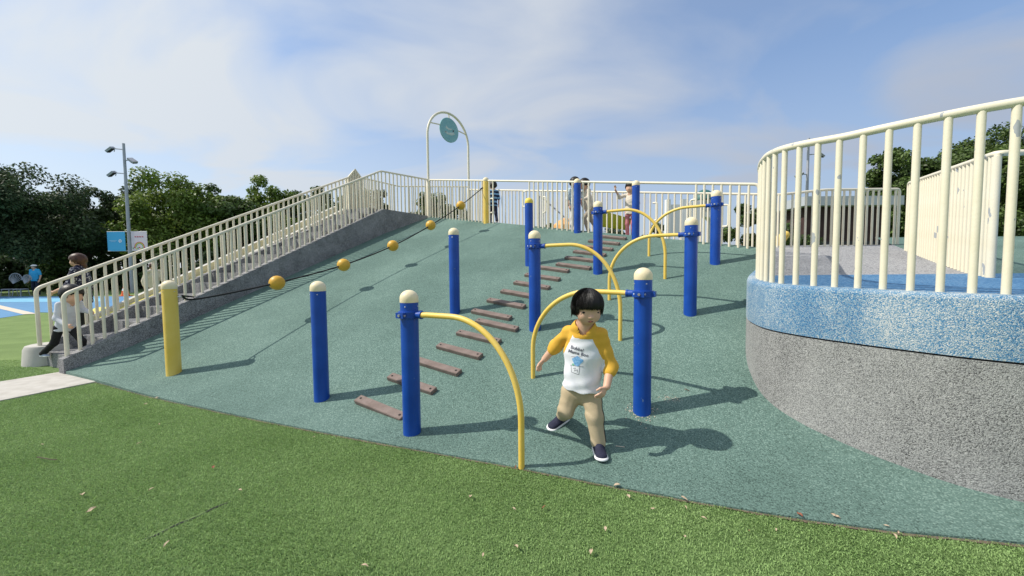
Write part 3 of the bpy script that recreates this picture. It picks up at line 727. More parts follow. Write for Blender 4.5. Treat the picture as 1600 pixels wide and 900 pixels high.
flat_on(sg, 'sign_mark', 'print_black', [(-.16, -.1), (-.13, -.1), (-.13, -.07), (-.16, -.07)], sc_, Mx, .0275)
for a_ in (pi*.5, pi*.93, pi*.07):
    dvv = ad*cos(a_)+Vector((0, 0, 1))*sin(a_); L_ = (r_*1.05*sin(a_)-r_*.42) if a_ == pi*.5 else r_*.99
    q_ = sc_+dvv*(sr_-.01); e_ = A0+ad*r_+Vector((0, 0, spring))+ad*(r_*cos(a_*.82+pi*.09))+Vector((0, 0, r_*1.05*sin(a_*.82+pi*.09))) if a_ != pi*.5 else A0+ad*r_*1.02+Vector((0, 0, spring+r_*1.05))
    m_ = MB(); m_.tube([q_, e_], .018, 8); m_.build('sign_strut', 'cream_paint', ar)

# ================================================================== CURVED PLATFORM AT RIGHT
CWP = spline([(x, y, 0) for x, y in CW], 8)
nrmv = []
for i, p in enumerate(CWP):
    t = (CWP[min(i+1, len(CWP)-1)]-CWP[max(i-1, 0)]).normalized(); nrmv.append(Vector((t.y, -t.x, 0)))   # to the inside?
ctr = Vector((4.5, 3.6, 0))
if nrmv[len(CWP)//2].dot(ctr-CWP[len(CWP)//2]) < 0: nrmv = [-n_ for n_ in nrmv]
cw = root('curved_wall', 'curved pebbled concrete wall, grey below with worn blue band on top', 'wall', (CWP[40].x, CWP[40].y, 0))
def cstrip(rows_, name, m):
    """rows_: list of (inset, zfunc)"""
    vs = []; fs = []; n = len(rows_)
    for p, nn in zip(CWP, nrmv):
        for ins, zf in rows_: q_ = p+nn*ins; vs.append((q_.x, q_.y, zf(q_.x, q_.y)))
    for i in range(len(CWP)-1):
        for k in range(n-1): fs.append((i*n+k, i*n+k+1, (i+1)*n+k+1, (i+1)*n+k))
    m_ = MB(); m_.add(vs, fs); return m_.build(name, m, cw)
jz = lambda x, y: .775+.028*(y-2)
cstrip([(.0, lambda x, y: -.1), (.0, lambda x, y: jz(x, y)-.006), (.012, lambda x, y: jz(x, y)-.006)], 'grey_face', 'pebble_grey')
cstrip([(.0118, lambda x, y: jz(x, y)-.02), (.0118, lambda x, y: jz(x, y)+.02)], 'joint', 'joint_black')
wtop = lambda x, y: floorz(x, y)+.015
cstrip([(.012, lambda x, y: jz(x, y)+.006), (-.002, lambda x, y: jz(x, y)+.006), (-.002, lambda x, y: wtop(x, y)-.035), (.004, lambda x, y: wtop(x, y)-.015), (.018, lambda x, y: wtop(x, y)-.003), (.04, wtop), (.13, wtop), (.14, lambda x, y: wtop(x, y)-.03)], 'blue_band', 'pebble_blue')
# floor of the platform
inner = [p+nn*.135 for p, nn in zip(CWP, nrmv)]
def floor_part(name, m, test, z_off=0):
    m_ = MB(); vs = []; fs = []; idx = {}
    return m_
IA = Vector((4.42, 3.55, 0)); IB = Vector((6.45, 6.3, 0))
BY = 3.95
# plan outlines: blue apron in front, grey ramp behind, rubber to the right
ic = [(p.x, p.y) for p in inner]
front = [q_ for q_ in ic if q_[1] <= BY]; back = [q_ for q_ in ic if q_[1] > BY]
xl = np.interp(BY, [q_[1] for q_ in back[::-1]]+[front[0][1]] if False else sorted([q_[1] for q_ in ic if q_[0] < 3.8 and q_[1] > 2.9]), [x for _, x in sorted([(q_[1], q_[0]) for q_ in ic if q_[0] < 3.8 and q_[1] > 2.9])])
def grid_floor(name, m, xl_f, xr_f, y0, y1, ny, zo=0.0, nx=14):
    vs = []; fs = []
    for j in range(ny+1):
        y = y0+(y1-y0)*j/ny; a_, b_ = xl_f(y), xr_f(y)
        for i in range(nx+1): x = a_+(b_-a_)*i/nx; vs.append((x, y, floorz(x, y)+zo))
    for j in range(ny):
        for i in range(nx): q0 = j*(nx+1)+i; fs.append((q0, q0+1, q0+nx+2, q0+nx+1))
    m_ = MB(); m_.add(vs, fs); return struct(m_.build(name, m))
lefty = sorted([(p.y, p.x) for p in inner if p.x < 3.9 and p.y > 2.75] + [(5.6, 3.75), (6.6, 4.3), (7.6, 5.2)])
# lower part of the outline (right-going edge)
lowy = sorted([(p.y, p.x) for p in inner if p.y <= 2.75], key=lambda q_: q_[0])
xleft = lambda y: float(np.interp(y, [q_[0] for q_ in lefty], [q_[1] for q_ in lefty])) if y > 2.75 else float(np.interp(y, [q_[0] for q_ in lowy], [q_[1] for q_ in lowy]))
iax = lambda y: IA.x+(IB.x-IA.x)*(y-IA.y)/(IB.y-IA.y)
grid_floor('platform_apron', 'floor_blue', lambda y: xleft(y)-.02, lambda y: 8.5, 1.46, BY, 26)
grid_floor('platform_ramp', 'pebble_ramp', lambda y: xleft(y)-.02, lambda y: iax(y)+.02, BY, 7.3, 20)
grid_floor('platform_rubber', 'teal_rubber', lambda y: iax(y)+.02, lambda y: 12, BY-.001, 9, 20)
# support body under the floor
m_ = MB(); m_.prism([(p.x, p.y) for p in inner[20:]]+[(12, 1.3), (12, 9), (5.4, 9), (4.6, 7.0)], -.1, .9); struct(m_.build('platform_base', 'pebble_grey', smooth=False))
# curved railing on the wall
cr = resample([p+nn*.085 for p, nn in zip(CWP, nrmv)], .02)
cr = [Vector((p.x, p.y, wtop(p.x, p.y))) for p in cr][::3]
railing('curved_railing', 'big curved cream railing with chipped paint on the blue wall', cr, [(2.145+.06*min(max((p.y-2.6)/.6, 0), 1)-p.z) if p.y < 3.6 else 2.205-wtop(p.x, 3.6) for p in cr], .1205, .019, 'cream_chipped', rail_r=.025)
ib = [IB, IA]; ib = [Vector((p.x, p.y, floorz(p.x, p.y)-.01)) for p in ib]; e3 = Vector((5.8, 3.42, floorz(5.8, 3.42)))
rt_, ac_ = railing('ramp_railing', 'dense chipped cream railing on the right side of grey ramp', [ib[0], ib[1], e3], [1.10, 1.14, 1.14], .118, .021, 'cream_chipped', gaps=(((ib[1]-ib[0]).length+.06, 4.55),), rail_r=.026)
inst('baluster', bar_mesh(.032, 'cream_chipped'), ib[1]-Vector((0, 0, .02)), rt_, (1, 1, 1.13))
# low railing far right
railing('low_railing', 'low cream railing beyond the rubber surface at far right', [Vector((7.6, 5.6, 1.34)), Vector((11, 5.5, 1.34))], [.36, .36], .13, .018, rail_r=.02)

# ================================================================== PEOPLE (grown from signed distances, one continuous skin each)
def sd_seg(Pt, a, b, ra, rb, lat=None, ratio=1.0):
    a = np.array(a); b = np.array(b); d_ = b-a; l2 = float(d_ @ d_)+1e-12
    q = Pt-a
    if lat is not None:
        lat = np.array(lat); ax_ = d_/math.sqrt(l2); lat = lat-ax_*(lat @ ax_); lat /= np.linalg.norm(lat); dep = np.cross(ax_, lat)
        q = q+np.outer(q @ dep, dep)*(1/ratio-1)
    t = np.clip(q @ d_/l2, 0, 1); r_ = ra+(rb-ra)*t
    dd = np.sqrt(((q-t[:, None]*d_)**2).sum(1))-r_
    return dd*(ratio if lat is not None else 1)
def sd_ell(Pt, c, axes, rad):
    q = (Pt-np.array(c)) @ np.array(axes).T; r = np.array(rad)
    k0 = np.sqrt(((q/r)**2).sum(1)); k1 = np.sqrt(((q/r**2)**2).sum(1))+1e-9
    return k0*(k0-1)/k1
def smin(a, b, k):
    h = np.clip(.5+.5*(b-a)/k, 0, 1); return b*(1-h)+a*h-k*h*(1-h)
def nets(vol, org, h):
    s = vol < 0; nx, ny, nz_ = vol.shape
    cs = [s[i:nx-1+i, j:ny-1+j, k:nz_-1+k] for i in (0, 1) for j in (0, 1) for k in (0, 1)]
    cnt = sum(c.astype(np.int8) for c in cs); act = (cnt > 0) & (cnt < 8); ids = -np.ones(act.shape, np.int64); I = np.argwhere(act); ids[act] = np.arange(len(I))
    acc = np.zeros((len(I), 3)); num = np.zeros(len(I)); x, y, z = I.T
    for ax_ in range(3):
        o1, o2 = [k for k in range(3) if k != ax_]
        for u in (0, 1):
            for v in (0, 1):
                off = [0, 0, 0]; off[o1] = u; off[o2] = v; off2 = off.copy(); off2[ax_] = 1
                va = vol[x+off[0], y+off[1], z+off[2]]; vb = vol[x+off2[0], y+off2[1], z+off2[2]]; m = (va < 0) != (vb < 0)
                t = np.where(m, va/(va-vb+1e-12), 0); p = np.tile(np.array(off, float), (len(I), 1)); p[:, ax_] = t
                acc[m] += p[m]; num[m] += 1
    V = org+h*(I+acc/num[:, None]); Fs = []
    for ax_ in range(3):
        o1, o2 = [(1, 2), (2, 0), (0, 1)][ax_]
        sl0 = [slice(None)]*3; sl1 = [slice(None)]*3; sl0[ax_] = slice(0, -1); sl1[ax_] = slice(1, None)
        ch = s[tuple(sl0)] != s[tuple(sl1)]; E_ = np.argwhere(ch); E_ = E_[(E_[:, o1] > 0) & (E_[:, o2] > 0) & (E_[:, o1] < vol.shape[o1]-1) & (E_[:, o2] < vol.shape[o2]-1)]
        flip = s[tuple(E_.T)]
        def cell(du, dv):
            c = E_.copy(); c[:, o1] += du; c[:, o2] += dv; return ids[tuple(c.T)]
        q = np.stack([cell(-1, -1), cell(0, -1), cell(0, 0), cell(-1, 0)], 1); q[~flip] = q[~flip][:, ::-1]; Fs.append(q)
    return V, np.concatenate(Fs)
class SDF:
    def __init__(s, h, k): s.h = h; s.k = k; s.pr = []; s.post = None
    def seg(s, a, b, ra, rb=None, lat=None, ratio=1.0, k=None): s.pr.append(('s', tuple(a), tuple(b), ra, ra if rb is None else rb, lat, ratio, k)); return s
    def chain(s, pts, rs, k=None):
        for i in range(len(pts)-1): s.seg(pts[i], pts[i+1], rs[i], rs[i+1], k=k)
        return s
    def ell(s, c, axes, rad, k=None): s.pr.append(('e', tuple(c), axes, rad, k)); return s
    def mesh(s, name):
        lo = np.full(3, 1e9); hi = -lo
        for p in s.pr:
            pts = [np.array(p[1]), np.array(p[2])] if p[0] == 's' else [np.array(p[1])]; r = max(p[3], p[4]) if p[0] == 's' else max(p[3])
            for q in pts: lo = np.minimum(lo, q-r); hi = np.maximum(hi, q+r)
        lo -= 4*s.h+.01; hi += 4*s.h+.01; n = np.ceil((hi-lo)/s.h).astype(int)+1; vol = np.full(n, .2)
        for p in s.pr:
            pts = np.array([p[1], p[2]]) if p[0] == 's' else np.array([p[1]]); r = (max(p[3], p[4]) if p[0] == 's' else max(p[3]))+.045
            a = np.maximum(np.floor((pts.min(0)-r-lo)/s.h).astype(int), 0); b = np.minimum(np.ceil((pts.max(0)+r-lo)/s.h).astype(int)+1, n)
            g = np.meshgrid(*[lo[i]+s.h*np.arange(a[i], b[i]) for i in range(3)], indexing='ij'); Pt = np.stack([q.ravel() for q in g], 1)
            if p[0] == 's': d_ = sd_seg(Pt, *p[1:7]); k = p[7] or s.k
            else: d_ = sd_ell(Pt, p[1], p[2], p[3]); k = p[4] or s.k
            sub = vol[a[0]:b[0], a[1]:b[1], a[2]:b[2]]; sub[...] = smin(sub.ravel(), d_, k).reshape(sub.shape)
        if s.post is not None:
            g = np.meshgrid(*[lo[i]+s.h*np.arange(n[i]) for i in range(3)], indexing='ij'); Pt = np.stack([q.ravel() for q in g], 1); vol = s.post(Pt, vol.ravel()).reshape(vol.shape)
        V, Fq = nets(vol, lo, s.h); return np_mesh(name, V, Fq)

def hand_prims(S, w, hd, pn, thumb, sc, curl=.5):
    """w wrist, hd hand direction, pn direction the palm faces, thumb: direction of the thumb side"""
    w = Vector(w); hd = Vector(hd).normalized(); pn = Vector(pn); pn = (pn-hd*pn.dot(hd)).normalized(); th = Vector(thumb); th = (th-hd*th.dot(hd)-pn*th.dot(pn)).normalized()
    pc0 = w+hd*.012*sc; pc1 = w+hd*.046*sc; S.seg(pc0, pc1, .019*sc, .025*sc, th, .5, .006*sc)
    for i, (off, ln) in enumerate(((.020, .044), (.0075, .050), (-.0065, .046), (-.0195, .036))):
        b0 = w+hd*.058*sc+th*off*sc; d0 = (hd+th*off*5).normalized(); c1 = curl*(.55+.12*i)
        d1 = (d0*cos(c1)+pn*sin(c1)).normalized(); d2 = (d0*cos(c1*2.1)+pn*sin(c1*2.1)).normalized()
        m0 = b0+d1*ln*.45*sc; e0 = m0+d2*ln*.55*sc; S.seg(b0-d0*.02*sc, b0, .0085*sc, .0085*sc, k=.004); S.seg(b0, m0, .0085*sc, .008*sc, k=.003); S.seg(m0, e0, .0078*sc, .0062*sc, k=.003)
    t0 = w+hd*.02*sc+th*.016*sc; t1 = t0+(hd*.7+th*.75+pn*.25).normalized()*.03*sc; t2 = t1+(hd*.9+th*.3+pn*.35).normalized()*.026*sc
    S.seg(t0, t1, .0105*sc, .009*sc, k=.005); S.seg(t1, t2, .009*sc, .007*sc, k=.003)

def person(name, label, J, hh, vox, top, bottom, shoe, hair='hair_black', style='bowl', skin='skin', sleeve=.55, cat='person', group=None, bodyw=1.0, shorts=False, loose=1.0, face_detail=False, cap=None):
    J = {k: Vector(v) for k, v in J.items()}; q = (J['neck']-J['pelvis']).length; lat = (J['shL']-J['shR']).normalized()
    f = J['face'].normalized(); up = (J['head']-J['neck']).normalized(); up = (up-f*up.dot(f)).normalized(); rt_ = up.cross(f)   # rt_: image-left when facing the camera
    zmin = min(J['anL'].z, J['anR'].z); rt = root(name, label, cat, ((J['anL'].x+J['anR'].x)/2, (J['anL'].y+J['anR'].y)/2, zmin-.05), group)
    AX = (tuple(rt_), tuple(f), tuple(up)); hc = J['head']; hs = hh/2
    ua, fa, wr_ = .074*q, .066*q, .050*q; tg, kn, cf, an = .132*q, .100*q, .094*q, .064*q
    S = SDF(vox, .02)
    S.ell(hc+up*hs*.16-f*hs*.06, AX, (hs*.80, hs*.90, hs*.82), .01).ell(hc-up*hs*.32+f*hs*.14, AX, (hs*.69, hs*.66, hs*.62), .03)
    S.ell(hc-up*hs*.72+f*hs*.36, AX, (hs*.36, hs*.32, hs*.26), .03)
    for s_ in (-1, 1):
        S.ell(hc-up*hs*.24+rt_*s_*hs*.80-f*hs*.12, AX, (hs*.10, hs*.18, hs*.26), .006)
        S.ell(hc-up*hs*.46+rt_*s_*hs*.36+f*hs*.48, AX, (hs*.28, hs*.24, hs*.25), .03)
    S.ell(hc-up*hs*.42+f*hs*.84, AX, (hs*.15, hs*.13, hs*.11), .012).seg(hc-up*hs*.12+f*hs*.74, hc-up*hs*.38+f*hs*.80, hs*.06, hs*.09, k=.012)
    S.ell(hc-up*hs*.68+f*hs*.66, AX, (hs*.25, hs*.14, hs*.12), .014)
    S.seg(hc-up*hs*.5-f*hs*.15, J['neck']-up*.02*q, hs*.44, hs*.46)
    S.seg(J['neck'], J['chest'], .14*q, .22*q, lat, .72).seg(J['chest'], J['pelvis'], .24*q*bodyw, .24*q*bodyw, lat, .74).seg(J['shL'], J['shR'], ua*.95)
    for s_ in 'LR':
        S.seg(J['sh'+s_], J['el'+s_], ua, fa*1.0).seg(J['el'+s_], J['wr'+s_], fa*1.02, wr_)
        S.seg(J['hip'+s_], J['kn'+s_], tg, kn).seg(J['kn'+s_], J['an'+s_], cf, an).seg(J['an'+s_], J['an'+s_].lerp(J['toe'+s_], .2), an*.85, an*.6)
        hd = J['wr'+s_]-J['el'+s_]
        if 'hd'+s_ in J: hd = J['hd'+s_]
        hand_prims(S, J['wr'+s_], hd, J['pn'+s_], J['th'+s_], J.get('hsc', Vector((q/.42, 0, 0))).x, .55)
    body = link_mesh('body', S.mesh('body'), skin, rt)
    # upper garment
    T = SDF(vox, .022); g = .012*loose*(q/.4)
    T.seg(J['neck']-up*.055*q, J['chest'], .20*q, .26*q+g, lat, .74).seg(J['chest'], J['hem'], .26*q*bodyw+g, .275*q*bodyw+g*1.4, lat, .76)
    T.seg(J['shL'], J['shR'], ua*1.12+g*.3)
    for s_ in 'LR':
        e_ = J['el'+s_]; sh = J['sh'+s_]
        if sleeve <= .55: en = sh.lerp(e_, sleeve/.55); T.seg(sh, en, ua*1.18+g*.5, ua*1.22+g*.6)
        else: en = e_.lerp(J['wr'+s_], (sleeve-.55)/.45); T.seg(sh, e_, ua*1.16+g*.5, fa*1.25+g*.5).seg(e_, en, fa*1.28+g*.5, fa*1.12+g*.5)
    hem = np.array(J['hem']); ax_ = np.array((J['chest']-J['hem']).normalized()); nk = np.array(J['neck']); upn = np.array((J['neck']-J['chest']).normalized()); fn = np.array(f)
    nr = .128*q+.004
    def cut(Pt, v):
        d_ = (Pt-hem) @ ax_; near = np.abs((Pt-hem) @ np.array(lat)) < .36*q*bodyw+.03
        wav = .006*np.sin(((Pt-hem) @ np.array(lat))*55)
        lx_ = (Pt-hem) @ np.array(lat); kf = .42/q
        v = v+(q/.4)*(.0034*np.sin((d_*26+lx_*34)*kf+2.5*np.sin(lx_*14*kf))*np.clip(1.15-d_/(.5*q), .15, 1)+.0016*np.sin((d_*70-lx_*30)*kf+2*np.sin(d_*19*kf)))
        v = np.where(near & (d_ < .02), np.maximum(v, -(d_+wav)), v)
        nd = np.sqrt((((Pt-nk)-np.outer((Pt-nk) @ upn, upn)-fn*.12*nr)**2).sum(1)); hz_ = (Pt-nk) @ upn
        return np.maximum(v, np.where(hz_ > -.14*q, nr-nd, -1))
    T.post = cut
    tops = top if isinstance(top, (list, tuple)) else [top]
    me = T.mesh('shirt'); shirt = link_mesh('shirt', me, list(tops), rt)
    if len(tops) > 1:   # raglan sleeves and collar in the second cloth
        og = np.array(ORG[rt]); n = len(me.polygons); c_ = np.zeros(n*3); me.polygons.foreach_get('center', c_); c_ = c_.reshape(-1, 3)+og; mi = np.zeros(n, np.int32)
        up_t = np.array((J['neck']-J['chest']).normalized()); lt = np.array(lat); fr = np.cross(lt, up_t)
        for s_, sg_ in (('L', 1), ('R', -1)):
            sh = np.array(J['sh'+s_]); nkp = nk-up_t*.02*q; lx = (c_-nkp) @ lt*sg_; lz = (c_-nkp) @ up_t
            shx = float((sh-nkp) @ lt*sg_); x_line = .10*q+(shx*1.22-.10*q)*np.clip(-lz/(.40*q), 0, 1)
            mi[(lx > x_line) & (lz > -.40*q)] = 1
            dd = sd_seg(c_, sh, J['el'+s_], 0, 0); d2 = sd_seg(c_, J['el'+s_], J['wr'+s_], 0, 0); dt_ = sd_seg(c_, J['chest'], J['hem'], 0, 0, tuple(lat), .76)
            mi[(np.minimum(dd, d2)-(ua*1.18+g*.5) < dt_-(.262*q*bodyw+g)+.004) & (lx > shx*.92)] = 1
        nd = np.sqrt((((c_-nk)-np.outer((c_-nk) @ upn, upn)-fn*.12*nr)**2).sum(1)); mi[(nd < nr+.020) & ((c_-nk) @ upn > -.12*q)] = 1
        me.polygons.foreach_set('material_index', mi)
    # lower garment
    B = SDF(vox, .022); B.seg(J['hipL'], J['hipR'], tg*1.12).seg(J['pelvis'], J['pelvis']+(J['chest']-J['pelvis'])*.25, .245*q*bodyw, .23*q*bodyw, lat, .78)
    for s_ in 'LR':
        if shorts: B.seg(J['hip'+s_], J['hip'+s_].lerp(J['kn'+s_], .92), tg*1.12, kn*1.45)
        else: B.seg(J['hip'+s_], J['kn'+s_], tg*1.10, kn*1.20).seg(J['kn'+s_], J['an'+s_].lerp(J['kn'+s_], .02), kn*1.18, an*1.62)
    def fold(Pt, v): return v+.0016*(q/.4)*np.sin(Pt @ np.array([19., 11., 62.])+3.2*np.sin(Pt @ np.array([40., 13., 9.])))*(.4+.6*np.sin(Pt @ np.array([5., 9., 13.]))**2)+.0010*(q/.4)*np.sin(Pt @ np.array([70., 30., 41.]))
    B.post = fold
    pants = link_mesh('trousers', B.mesh('trousers'), bottom, rt)
    for s_ in 'LR':
        a_, t_ = J['an'+s_], J['toe'+s_]; dv_ = (t_-a_); n_ = J['soleL' if s_ == 'L' else 'soleR'] if 'sole'+s_ in J else Vector((0, 0, 1)); n_ = n_.normalized(); dv_ = (dv_-n_*dv_.dot(n_)).normalized(); sd_ = n_.cross(dv_)
        ln = J.get('foot', Vector((.40*q, 0, 0))).x; heel = a_-dv_*ln*.24-n_*an*1.5; tip = heel+dv_*ln; w_ = ln*.205
        U = SDF(vox*.8, .012); U.seg(heel+dv_*w_*.9+n_*w_*.55, heel+dv_*(ln-w_)+n_*w_*.30, w_*.98, w_*.92, sd_, .62).seg(heel+dv_*w_*1.0+n_*w_*1.1, heel+dv_*ln*.48+n_*w_*.72, w_*.80, w_*.7).seg(a_-n_*an*.2, a_+n_*an*.35, an*1.3, an*1.25)
        sh_o = link_mesh('shoe', U.mesh('shoe'), shoe[0], rt)
        U = SDF(vox*.8, .006); U.seg(heel+dv_*w_*.95+n_*w_*.05, heel+dv_*(ln-w_*.9)+n_*w_*.05, w_*1.06, w_*1.10, sd_, .34); link_mesh('sole', U.mesh('sole'), shoe[1], sh_o)
        if face_detail:
            for k in range(4):
                c_ = heel+dv_*ln*(.44+.085*k)+n_*w_*(1.33-.20*k); mb = MB(); mb.tube([c_-sd_*w_*.42-n_*w_*.16, c_+n_*.003, c_+sd_*w_*.42-n_*w_*.16], .0028, 6); mb.build('lace', 'lace_grey', sh_o)
    # hair
    H_ = SDF(vox, .012)
    hr = hs*1.0
    H_.ell(hc+up*hs*.20-f*hs*.04, AX, (hr*.97, hr*1.05, hr*.97)).ell(hc-up*hs*.02-f*hs*.12, AX, (hr*.99, hr*.98, hr*.78))
    if style in ('long', 'bob'):
        H_.seg(hc-f*hs*.35, hc-f*hs*.62-up*hs*(1.5 if style == 'long' else .8), hs*.85, hs*.55, tuple(rt_), .7)
    if style == 'tail': H_.seg(hc-f*hs*.85+up*hs*.2, hc-f*hs*1.2-up*hs*.9, hs*.3, hs*.16)
    hcn = np.array(hc); un = np.array(up); rn = np.array(rt_); ff = np.array(f)
    def hcut(Pt, v):
        d_ = Pt-hcn; a_ = d_ @ ff; b_ = d_ @ un; c_ = d_ @ rn; fr = hs*(.13+.03*np.sin(c_/hs*13)+.025*np.sin(c_/hs*29+1))-np.abs(c_)*.12
        cutf = np.maximum(hs*.12-a_, b_-fr)                       # face window
        cutf = np.maximum(cutf, np.abs(c_)-hs*(.70 if style == 'bowl' else .78))
        v = np.maximum(v, -cutf)
        lowl = -hs*(.40 if style == 'bowl' else .55)+.02*hs*np.sin(c_/hs*17+a_/hs*11)
        if style in ('bowl', 'tail'): v = np.maximum(v, np.where(a_ > -hs*.25, lowl-b_, (lowl-hs*.28)-b_))
        ear = np.maximum(np.maximum(hs*-.02-a_*-1-hs*.35, b_+hs*.08), -(a_+hs*.28))
        return v+.004*(hs/.11)*np.sin(np.arctan2(c_, a_+1e-6)*46+4*np.sin(b_/hs*3))*np.clip((hs*.9-b_)/hs, .1, 1)
    H_.post = hcut
    ho = link_mesh('hair', H_.mesh('hair'), hair, rt)
    if face_detail:      # loose strands over the bowl cut
        rs_ = random.Random(3); mb = MB(); e0 = hc+up*hs*.20-f*hs*.04
        for k in range(620):
            th_ = rs_.uniform(0, 2*pi); cf_, sf_ = cos(th_), sin(th_); rr = rs_.uniform(.985, 1.03); end = (.12 if sf_ > .45 else (-.38 if sf_ > -.3 else -.66))+rs_.uniform(-.09, .05); pth = []; tw = rs_.uniform(-.25, .25); p0 = rs_.uniform(.06, .9)
            for i in range(9):
                ph = p0+(1.62-p0)*i/8; t2 = th_+tw*(i/8); zq = cos(min(ph, pi/2))*.97*rr; sq = sin(min(ph, pi/2))*rr
                pth.append(e0+rt_*hs*(sq*.97*cos(t2))+f*hs*(sq*1.05*sin(t2))+up*hs*zq)
            last = pth[-1]; drop = (last-hc).dot(up)-end*hs
            if drop > 0: pth += [last-up*drop*.5-(last-e0)*.01, last-up*drop-(last-e0)*.05]
            mb.tube(pth, [.0016]*(len(pth)-1)+[.0006], 3, cap=False)
        so2 = mb.build('hair_strands', hair, ho); so2['kind'] = 'stuff'
    if face_detail:
        for s_ in (-1, 1):
            ec = hc-up*hs*.15+rt_*s_*hs*.35; bv = BVHTree.FromObject(body, bpy.context.evaluated_depsgraph_get()) if False else None
            E_ = SDF(.0018, .003); fwd = hs*.725
            p0 = ec+f*fwd-rt_*hs*.13+up*hs*.015*s_*0; p1 = ec+f*(fwd-.004)+rt_*hs*.13
            E_.seg(p0, p1, hs*.062, hs*.052); link_mesh('eye', E_.mesh('eye'), 'eye_dark', rt)
            E_ = SDF(.0018, .003); E_.seg(ec+f*(fwd-.004)+up*hs*.20-rt_*hs*.14, ec+f*(fwd-.009)+up*hs*.21+rt_*hs*.16, hs*.036, hs*.026); link_mesh('eyebrow', E_.mesh('eyebrow'), 'hair_black', rt)
        E_ = SDF(.0018, .003); mc = hc-up*hs*.69+f*hs*.785
        E_.seg(mc-rt_*hs*.19-f*hs*.05, mc+f*hs*.02, hs*.045, hs*.06).seg(mc+f*hs*.02, mc+rt_*hs*.19-f*hs*.05, hs*.06, hs*.045); mo = link_mesh('lips', E_.mesh('lips'), 'lip', rt)
        E_ = SDF(.0016, .003); E_.seg(mc-rt_*hs*.11+f*hs*.035, mc+rt_*hs*.11+f*hs*.035, hs*.032, hs*.032); link_mesh('mouth_opening', E_.mesh('mouth_opening'), 'mouth_dark', mo)
    if cap:
        C_ = SDF(vox, .01); C_.ell(hc+up*hs*.42, AX, (hs*1.05, hs*1.08, hs*.72)).seg(hc+up*hs*.38+f*hs*.5, hc+up*hs*.3+f*hs*1.45, hs*.8, hs*.6, tuple(rt_), .16)
        hcn2 = np.array(hc+up*hs*.30); C_.post = lambda Pt, v: np.maximum(v, -((Pt-hcn2) @ un))
        link_mesh('cap', C_.mesh('cap'), cap, rt)
    return rt, shirt

def D(v): return Vector(v)
# ---- the boy in front
def pj(x, y, d): return P(x, y, d)
face = Vector((.10, -1, -.16))
boy = dict(head=pj(918, 480, 2.56), neck=pj(913, 511, 2.62), chest=pj(912, 550, 2.66), hem=pj(909, 606, 2.68), pelvis=pj(908, 611, 2.70), face=face,
  shR=pj(889, 520, 2.70), elR=pj(868, 541, 2.84), wrR=pj(851, 561, 2.86), shL=pj(938, 523, 2.60), elL=pj(954, 572, 2.60), wrL=pj(948, 604, 2.50),
  hipR=pj(893, 612, 2.72), hipL=pj(923, 612, 2.66), knR=pj(884, 642, 2.70), anR=pj(881, 656, 2.92), toeR=pj(864, 661, 2.84), knL=pj(929, 651, 2.60), anL=pj(934, 698, 2.60), toeL=pj(937, 716, 2.49),
  pnL=(-.7, .5, -.2), thL=(-.4, -.9, 0), pnR=(.6, -.5, -.3), thR=(.2, -.8, -.3), hdL=pj(937, 622, 2.47)-pj(948, 604, 2.50), soleR=(-.12, -.35, 1), foot=(.205, 0, 0), hsc=(1.0, 0, 0))
# rest the front foot on the rubber
for n_, px_, dz_ in (('anL', (935, 707), .055), ('toeL', (939, 720), .03)):
    boy[n_] = HP(*px_); boy[n_].z = hill(boy[n_].x, boy[n_].y)+.012+dz_
q_ = HP(872, 670); boy['anR'] = Vector((q_.x+.045, q_.y+.05, q_.z+.09)); boy['toeR'] = Vector((q_.x-.075, q_.y-.035, q_.z+.06))
br, bshirt = person('person', 'running child in white shirt with mustard sleeves and khaki trousers', boy, .216, .0042, ['shirt_white', 'shirt_mustard'], 'pants_khaki', ('shoe_navy', 'sole_white'), sleeve=.66, face_detail=True, loose=1.0, bodyw=.90)
# side piping on the trouser leg
tro = [c_ for c_ in br.children if c_.name.startswith('trousers')][0]
vt = np.zeros(len(tro.data.vertices)*3); tro.data.vertices.foreach_get('co', vt); vt = vt.reshape(-1, 3)+np.array(ORG[br])
bv_t = BVHTree.FromPolygons([tuple(v) for v in vt], [tuple(p.vertices) for p in tro.data.polygons])
def wrap_path(bvh, pts, dirv, off):
    out = []
    for p in pts:
        h = bvh.ray_cast(Vector(p)+Vector(dirv)*.5, -Vector(dirv))
        if h[0] is not None: out.append(h[0]+h[1]*off)
    return out
side = Vector((.92, -.38, 0)).normalized()
pts = [boy['hipL'].lerp(boy['knL'], t) for t in np.linspace(0, 1, 12)]+[boy['knL'].lerp(boy['anL'], t) for t in np.linspace(.08, .9, 12)]
wp = wrap_path(bv_t, pts, side, .0005)
if len(wp) > 2:
    mb = MB(); mb.tube(wp, .0045, 6); mb.build('piping', 'piping_dark', tro)
